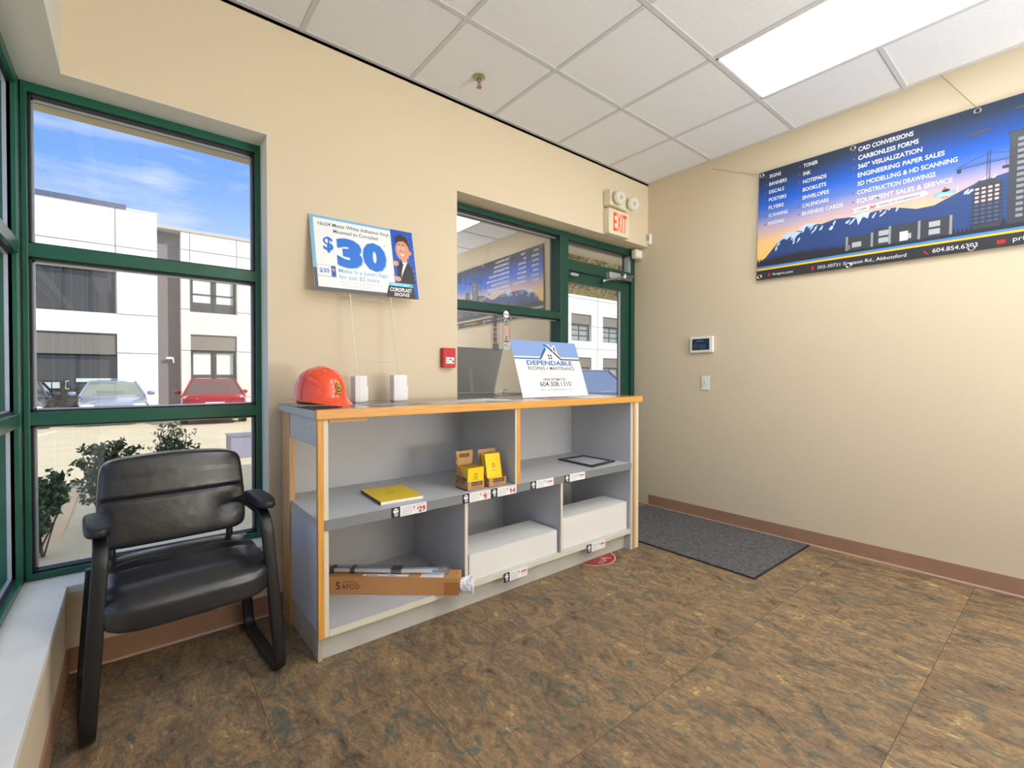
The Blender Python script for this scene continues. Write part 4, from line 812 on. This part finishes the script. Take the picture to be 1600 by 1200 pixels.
# shrubs
def shrub(x, y, h, wd, seed, label, leaves=520, pale=.06):
    rnd = random.Random(seed); z0 = gz(y); t = thing('shrub', label, 'shrub', (x, y, z0), 0, 'shrubs outside the left window'); tips = []
    b = MB()
    for i in range(26):
        aa = rnd.uniform(0, 6.28); sp_ = rnd.uniform(.15, 1) * wd; top = Vector((x + sp_ * math.cos(aa), y + sp_ * math.sin(aa) * .7, z0 + h * rnd.uniform(.65, 1.0))); base = Vector((x + rnd.uniform(-.06, .06), y + rnd.uniform(-.06, .06), z0)); mid = base.lerp(top, .5) + Vector((rnd.uniform(-.05, .05), rnd.uniform(-.05, .05), .03))
        b.tube([base, mid, top], [.007, .005, .0018], twig, 5)
        for k in range(7):
            f = rnd.uniform(.25, 1); q0 = (base.lerp(mid, f * 2) if f < .5 else mid.lerp(top, f * 2 - 1)); e0 = q0 + Vector((rnd.uniform(-.11, .11), rnd.uniform(-.08, .08), rnd.uniform(.02, .11))); b.tube([q0, e0], [.0025, .0012], twig, 4); tips.append((q0, e0))
    b.build('branches', t); b = MB(); b2 = MB()
    for i in range(leaves):
        q0, e0 = rnd.choice(tips); c0 = q0.lerp(e0, rnd.uniform(.2, 1.1)) + Vector([rnd.uniform(-.02, .02) for _ in range(3)]); l1 = Vector([rnd.uniform(-1, 1) for _ in range(3)]).normalized(); l2 = l1.cross(Vector([rnd.uniform(-1, 1) for _ in range(3)])).normalized(); s1 = rnd.uniform(.018, .036); s2 = s1 * .45; nn0 = l1.cross(l2) * s1 * .15
        b.add([c0 - l1 * s1, c0 - l1 * s1 * .2 + l2 * s2 + nn0, c0 + l1 * s1, c0 - l1 * s1 * .2 - l2 * s2 + nn0], [(0, 1, 2), (0, 2, 3)], leafp if rnd.random() < pale else leafm)
    b.art = 1; b.build('foliage', t)
shrub(-.55, 4.72, .62, .17, 1, 'low leafy green shrub at the left edge of the left window', 2000)
shrub(-.15, 5.45, .76, .21, 2, 'taller leafy green shrub behind the left part of the chair back', 2800)
shrub(.33, 6.0, .84, .18, 3, 'sparse twiggy shrub rising above the middle of the chair back', 700)
t = thing('utility_box', 'grey utility box outside behind the right side of the left window', 'utility box', (1.62, 9.2, gz(9))); b = MB(); b.box((1.29, 9.0, gz(9)), (2.0, 9.5, .165), M('utility_grey', (140, 138, 156), .6)); b.build('cabinet', t, bevel=.01); b = MB(); b.box((1.28, 8.99, .166), (2.01, 9.51, .185), M('utility_lid', (120, 118, 134), .6)); b.build('lid', t)

# buildings
def facade(root, x0, x1, z0, z1, y, thick, holes, m, name='wall'):
    xs_ = sorted({x0, x1, *[h[0] for h in holes], *[h[1] for h in holes]}); zs_ = sorted({z0, z1, *[h[2] for h in holes], *[h[3] for h in holes]}); b = MB()
    for i in range(len(xs_) - 1):
        for j in range(len(zs_) - 1):
            cx, cz = (xs_[i] + xs_[i + 1]) / 2, (zs_[j] + zs_[j + 1]) / 2
            if not any(h[0] < cx < h[1] and h[2] < cz < h[3] for h in holes): b.box((xs_[i], y, zs_[j]), (xs_[i + 1], y + thick, zs_[j + 1]), m)
    return b.build(name, root)
def bwindow(root, x0, x1, z0, z1, y, nx_, nz_, fm, gm, blinds=0):
    b = MB(); f = .06
    b.box((x0, y, z0), (x1, y + .08, z0 + f), fm); b.box((x0, y, z1 - f), (x1, y + .08, z1), fm)
    for i in range(nx_ + 1): c0 = x0 + (x1 - x0) * i / nx_; b.box((max(x0, c0 - f / 2), y, z0), (min(x1, c0 + f / 2), y + .08, z1), fm)
    for j in range(1, nz_): c0 = z0 + (z1 - z0) * j / nz_; b.box((x0, y, c0 - f / 2), (x1, y + .08, c0 + f / 2), fm)
    o = b.build('window', root); b = MB(); b.box((x0, y + .04, z0), (x1, y + .05, z1), gm); b.build('pane', o)
    if blinds:
        b = MB()
        for i in range(nx_):
            w_ = (x1 - x0) / nx_; b.box((x0 + i * w_ + .12, y + .03, z0 + (z1 - z0) * blinds), (x0 + (i + 1) * w_ - .12, y + .039, z1 - .12), blind)
        b.build('blind', o)
def joints(root, lst):
    b = MB()
    for a_, c_ in lst: b.box(a_, c_, bjoint)
    b.build('panel_joints', root)
fdark = M('window_mullion', (58, 60, 62), .5)
B1 = thing('white_building', 'white two-storey office building block across the parking lot, left window view', 'building', (-2, 24, gz(24))); y = 24
facade(B1, -9, .884, -.4, 7.78, y, 2.6, [(-2.69, -.385, 3.65, 5.30), (-2.69, -.385, -.4, 2.87), (-7.6, -4.4, 3.65, 5.3), (-7.6, -4.4, -.4, 2.87)], bwhite)
b = MB(); b.box((-9, y - .06, 7.78), (-.08, y + 2.6, 7.95), M('roof_flashing', (92, 100, 124), .5)); b.box((-.08, y - .03, 7.78), (.90, y + 2.6, 7.83), bwhite); b.build('roof_flashing', B1)
joints(B1, [((-9, y - .008, 6.28), (.884, y - .001, 6.31)), ((-2.79, y - .008, -.3), (-2.76, y - .001, 7.78)), ((-.43, y - .008, 3.65), (-.40, y - .001, 7.78)), ((-.385, y - .008, 3.63), (.884, y - .001, 3.66)), ((-.385, y - .008, 2.10), (.884, y - .001, 2.13)), ((-3.2, y - .008, 3.63), (-2.69, y - .001, 3.66)), ((-3.2, y - .008, 2.1), (-2.69, y - .001, 2.13))])
bwindow(B1, -2.69, -.385, 3.65, 5.30, y + .25, 3, 1, fdark, dglass); bwindow(B1, -7.6, -4.4, 3.65, 5.30, y + .25, 3, 1, fdark, dglass)
b = MB(); b.box((-2.69, y + .1, 2.05), (-.385, y + .3, 2.87), bdark); b.box((-7.6, y + .1, 2.05), (-4.4, y + .3, 2.87), bdark); b.build('fascia', B1)
bwindow(B1, -2.69, -.385, -.4, 2.05, y + .3, 2, 1, fdark, dglass); bwindow(B1, -7.6, -4.4, -.4, 2.05, y + .3, 2, 1, fdark, dglass)
b = MB(); b.box((-1.60, y + .27, .98), (-.40, y + .29, 1.12), blind); b.build('door_rail', B1)
b = MB(); b.box((-2.5, y + .27, .75), (-2.28, y + .285, .98), ink(190, 200, 205)); b.box((-2.25, y + .27, .75), (-2.05, y + .285, .98), ink(200, 205, 200)); b.build('door_notice', B1)
b = MB(); b.tube([(-1.80, y + .29, 1.02), (-1.88, y + .2, 1.02), (-1.88, y + .2, .72), (-1.80, y + .29, .72)], .014, WHITE, 8); b.build('door_pull', B1)
b = MB(); b.box((-2.76, y + .02, -.4), (-2.69, y + .04, 2.0), concrete); b.build('door_jamb', B1)
B2 = thing('beige_building', 'beige shaded office wing with blinds in its windows, behind the red car', 'building', (3, 25.5, gz(25))); y = 25.5
facade(B2, 1.78, 9.5, -.4, 7.66, y, 3, [(2.12, 3.94, 4.11, 5.80), (2.12, 3.94, -.4, 3.10), (6.2, 8.0, 4.11, 5.8), (6.2, 8.0, -.4, 3.1)], bbeige)
b = MB(); b.box((.90, y + .6, -.4), (1.79, y + 3, 7.85), bgrey); b.build('recess_wall', B2); b = MB(); b.box((.9, y - .05, 7.66), (9.5, y + 3, 7.80), M('parapet_cap', (176, 170, 166), .6)); b.build('parapet_cap', B2)
joints(B2, [((1.78, y - .008, 6.85), (9.5, y - .001, 6.88)), ((2.10, y - .008, 4.1), (2.125, y - .001, 7.66)), ((3.93, y - .008, 4.1), (3.955, y - .001, 7.66)), ((1.78, y - .008, 4.20), (2.12, y - .001, 4.23)), ((3.94, y - .008, 4.20), (6.2, y - .001, 4.23)), ((1.78, y - .008, 2.35), (2.12, y - .001, 2.38)), ((3.94, y - .008, 2.35), (6.2, y - .001, 2.38)), ((3.94, y - .008, .2), (6.2, y - .001, .23))])
for xx in (2.12, 6.2):
    bwindow(B2, xx, xx + 1.82, 4.11, 5.8, y + .25, 2, 2, fdark, dglass, .28); bwindow(B2, xx, xx + 1.82, -.4, 2.4, y + .3, 2, 1, fdark, dglass, .6)
    b = MB(); b.box((xx, y + .1, 2.4), (xx + 1.82, y + .35, 3.10), bdark); b.build('fascia', B2)
b = MB(); b.tube([(1.36, y + .58, 2.0), (1.36, y + .40, 2.05), (1.50, y + .38, 2.0), (1.52, y + .38, 1.8)], .03, WHITE, 8); b.box((1.25, y + .36, 1.98), (1.5, y + .44, 2.06), WHITE); b.build('wall_lamp', B2)
B3 = thing('distant_white_building', 'sunlit white office building with grid windows seen through the glass door', 'building', (30, 26, gz(25))); y = 25.5
hl = [(26.8, 29.2, 4.05, 6.2), (30.6, 33.0, 4.05, 6.2), (26.8, 29.2, -.4, 2.75), (30.6, 33.0, -.4, 2.75), (23.2, 25.4, 4.05, 6.2), (23.2, 25.4, -.4, 2.75), (34.4, 36.8, 4.05, 6.2), (34.4, 36.8, -.4, 2.75)]
facade(B3, 21, 42, -.4, 10.5, y, 3, hl, bwhite); joints(B3, [((21, y - .008, 7.4), (42, y - .001, 7.44)), ((21, y - .008, 5.25), (26.8, y - .001, 5.29)), ((29.2, y - .008, 5.25), (30.6, y - .001, 5.29)), ((21, y - .008, 3.4), (42, y - .001, 3.44)), ((29.88, y - .008, -.3), (29.92, y - .001, 10.5))])
for h in hl:
    zt = h[3]; b = MB(); b.box((h[0], y + .1, zt - .8), (h[1], y + .35, zt), bdark); b.build('fascia', B3); bwindow(B3, h[0], h[1], h[2], zt - .8, y + .3, 2, 3, fdark, M('pale_building_glass', (150, 158, 156), .15))
# entrance recess by the door
b = MB(); b.box((2.80, 2.981, -.12), (2.95, 4.62, 2.78), tanw); struct(b.build('wall_entry'))
b = MB(); b.box((1.2, 2.981, 2.80), (9.0, 4.30, 2.86), M('soffit_grey', (206, 200, 204), .8)); b.box((2.95, 4.30, 2.355), (9.0, 4.62, 2.86), pebble); struct(b.build('trim_6'))

# cars
def car(name, label, loc, rz, rgb, Lc=4.6, Wc=1.8, Hc=1.42, glassrgb=(70, 80, 84), rear=False, plate=False, suv=False):
    t = thing(name, label, 'car', loc, rz, world=False); pm = M('car_paint_%d' % rgb[0], rgb, .22, .4, coat=.6); gm = M('car_glass_%d' % glassrgb[0], glassrgb, .05, spec=1); tm = M('car_tyre', (24, 24, 24), .8); bt = M('car_trim', (30, 30, 32), .5)
    hl_ = Lc / 2; hw = Wc / 2
    st = [(-hl_, .30, .55, .78), (-hl_ + .10, .24, .68, .90), (-hl_ + .55, .20, .80, .97), (-hl_ + 1.15, .20, .92, 1.0), (-hl_ + 1.5, .20, .96, 1.0), (0, .20, .98, 1.0), (hl_ - 1.1, .20, .99, 1.0), (hl_ - .45, .22, 1.0, .97), (hl_ - .08, .26, .96, .90), (hl_, .32, .80, .82)]
    if suv: st = [(a_, b_, c_ * 1.06, d_) for a_, b_, c_, d_ in st]
    rings = []
    for y, z0, z1, k in st:
        ww = hw * k; m_ = (z0 + z1) / 2
        rings.append([(-ww * .86, y, z0), (-ww * .98, y, z0 + .12), (-ww, y, m_), (-ww * .97, y, z1 - .10), (-ww * .86, y, z1 - .02), (-ww * .4, y, z1 + .015), (ww * .4, y, z1 + .015), (ww * .86, y, z1 - .02), (ww * .97, y, z1 - .10), (ww, y, m_), (ww * .98, y, z0 + .12), (ww * .86, y, z0)])
    b = MB(); b.loft(rings, pm); body = b.build('body', t, smooth=True, bevel=0)
    zb = 1.0 if suv else .95; y0, y1 = -hl_ + 1.15, hl_ - (.15 if suv else .50); ry0, ry1 = -hl_ + 1.95, hl_ - (.5 if suv else 1.25)
    def cr_(y, z, w_): return [(-w_, y, z), (-w_ * .5, y - .05 * (1 if y < 0 else -1), z + .01), (w_ * .5, y - .05 * (1 if y < 0 else -1), z + .01), (w_, y, z)]
    lo = [(-hw * .93, y0 + .1), (-hw * .5, y0), (hw * .5, y0), (hw * .93, y0 + .1), (hw * .95, y1 - .1), (hw * .5, y1), (-hw * .5, y1), (-hw * .95, y1 - .1)]; hi = [(-hw * .68, ry0 + .06), (-hw * .4, ry0), (hw * .4, ry0), (hw * .68, ry0 + .06), (hw * .66, ry1 - .06), (hw * .4, ry1), (-hw * .4, ry1), (-hw * .66, ry1 - .06)]
    zt = Hc - .05; b = MB(); b.loft([[(x, y, zb - .06) for x, y in lo], [(x * .2 + X1 * .8, y * .2 + Y1 * .8, zb + (zt - zb) * .8) for (x, y), (X1, Y1) in zip(lo, hi)], [(x, y, zt) for x, y in hi]], gm); b.build('windows', t, smooth=False)
    b = MB(); b.loft([[(x * 1.02, y * 1.01, zt - .012) for x, y in hi], [(x * .97, y * .97, zt + .035) for x, y in hi], [(x * .6, y * .7, Hc) for x, y in hi]], pm); b.build('roof', t, smooth=True)
    b = MB()
    for (xa, ya), (xb, yb_) in zip([lo[0], lo[3], lo[4], lo[7]], [hi[0], hi[3], hi[4], hi[7]]): b.tube([(xa, ya, zb - .05), (xb, yb_, zt + .01)], .035, pm, 6)
    b.build('pillars', t)
    for sx_ in (-1, 1):
        for yy in (-hl_ + .85, hl_ - .95):
            b = MB(); b.cyl((sx_ * (hw - .22), yy, .32), (sx_ * (hw + .005), yy, .32), .32, tm, 24); wo = b.build('wheel', t, smooth=True); b = MB(); b.cyl((sx_ * (hw + .006), yy, .32), (sx_ * (hw + .015), yy, .32), .2, alum, 10); b.build('hubcap', wo)
        b = MB(); b.pillow(.22, .12, .15, .7, pm if not rear else bt, fn=lambda x, y, z, s=sx_: (x + s * (hw + .12), y + y0 + .45, z + .99), n=14, k=8); b.build('mirror', t, smooth=True)
        b = MB(); b.pillow(.36, .16, .15, .6, M('head_lamp', (220, 226, 232), .1), fn=lambda x, y, z, s=sx_: (x + s * (hw * .70), y - hl_ + .12, z + .62), n=16, k=8); b.build('head_lamp', t, smooth=True)
        b = MB(); b.pillow(.40, .14, .10, .6, M('tail_lamp', (150, 20, 24), .15), fn=lambda x, y, z, s=sx_: (x + s * (hw * .66), y + hl_ - .05, z + .84), n=16, k=8); b.build('tail_lamp', t, smooth=True)
    b = MB(); b.box((-.45, -hl_ - .012, .50), (.45, -hl_ + .1, .64), bt); b.box((-.06, -hl_ - .022, .54), (.06, -hl_ - .012, .60), chrome); b.build('grille', t, bevel=.01)
    if plate:
        b = MB(); b.box((-.26, hl_ + .005, .62), (.26, hl_ + .02, .74), WHITE); o = b.build('licence_plate', t); b = MB(); b.box((-.2, hl_ + .021, .65), (.2, hl_ + .023, .71), ink(150, 165, 190)); b.build('plate_print', o)
    return t
car('silver_sedan', 'silver-blue sedan parked nose towards the left window', (-.48, 21.55, gz(22)), R(2), (150, 160, 182), glassrgb=(122, 128, 116))
car('red_car', 'red car parked tail first with a white licence plate, right part of the left window', (2.30, 19.9, gz(20)), math.pi + R(-5), (170, 22, 40), Hc=1.50, Wc=1.86, glassrgb=(92, 62, 52), plate=True)
car('dark_car', 'dark grey car at the left edge of the left window', (-2.86, 21.2, gz(19)), R(2), (74, 70, 74), glassrgb=(60, 62, 66))
car('blue_grey_car', 'blue-grey car outside the glass door', (10.75, 9.6, gz(10)), R(90), (84, 96, 128), glassrgb=(104, 118, 150), Hc=1.60, suv=True)

bpy.data.objects.remove(tob)
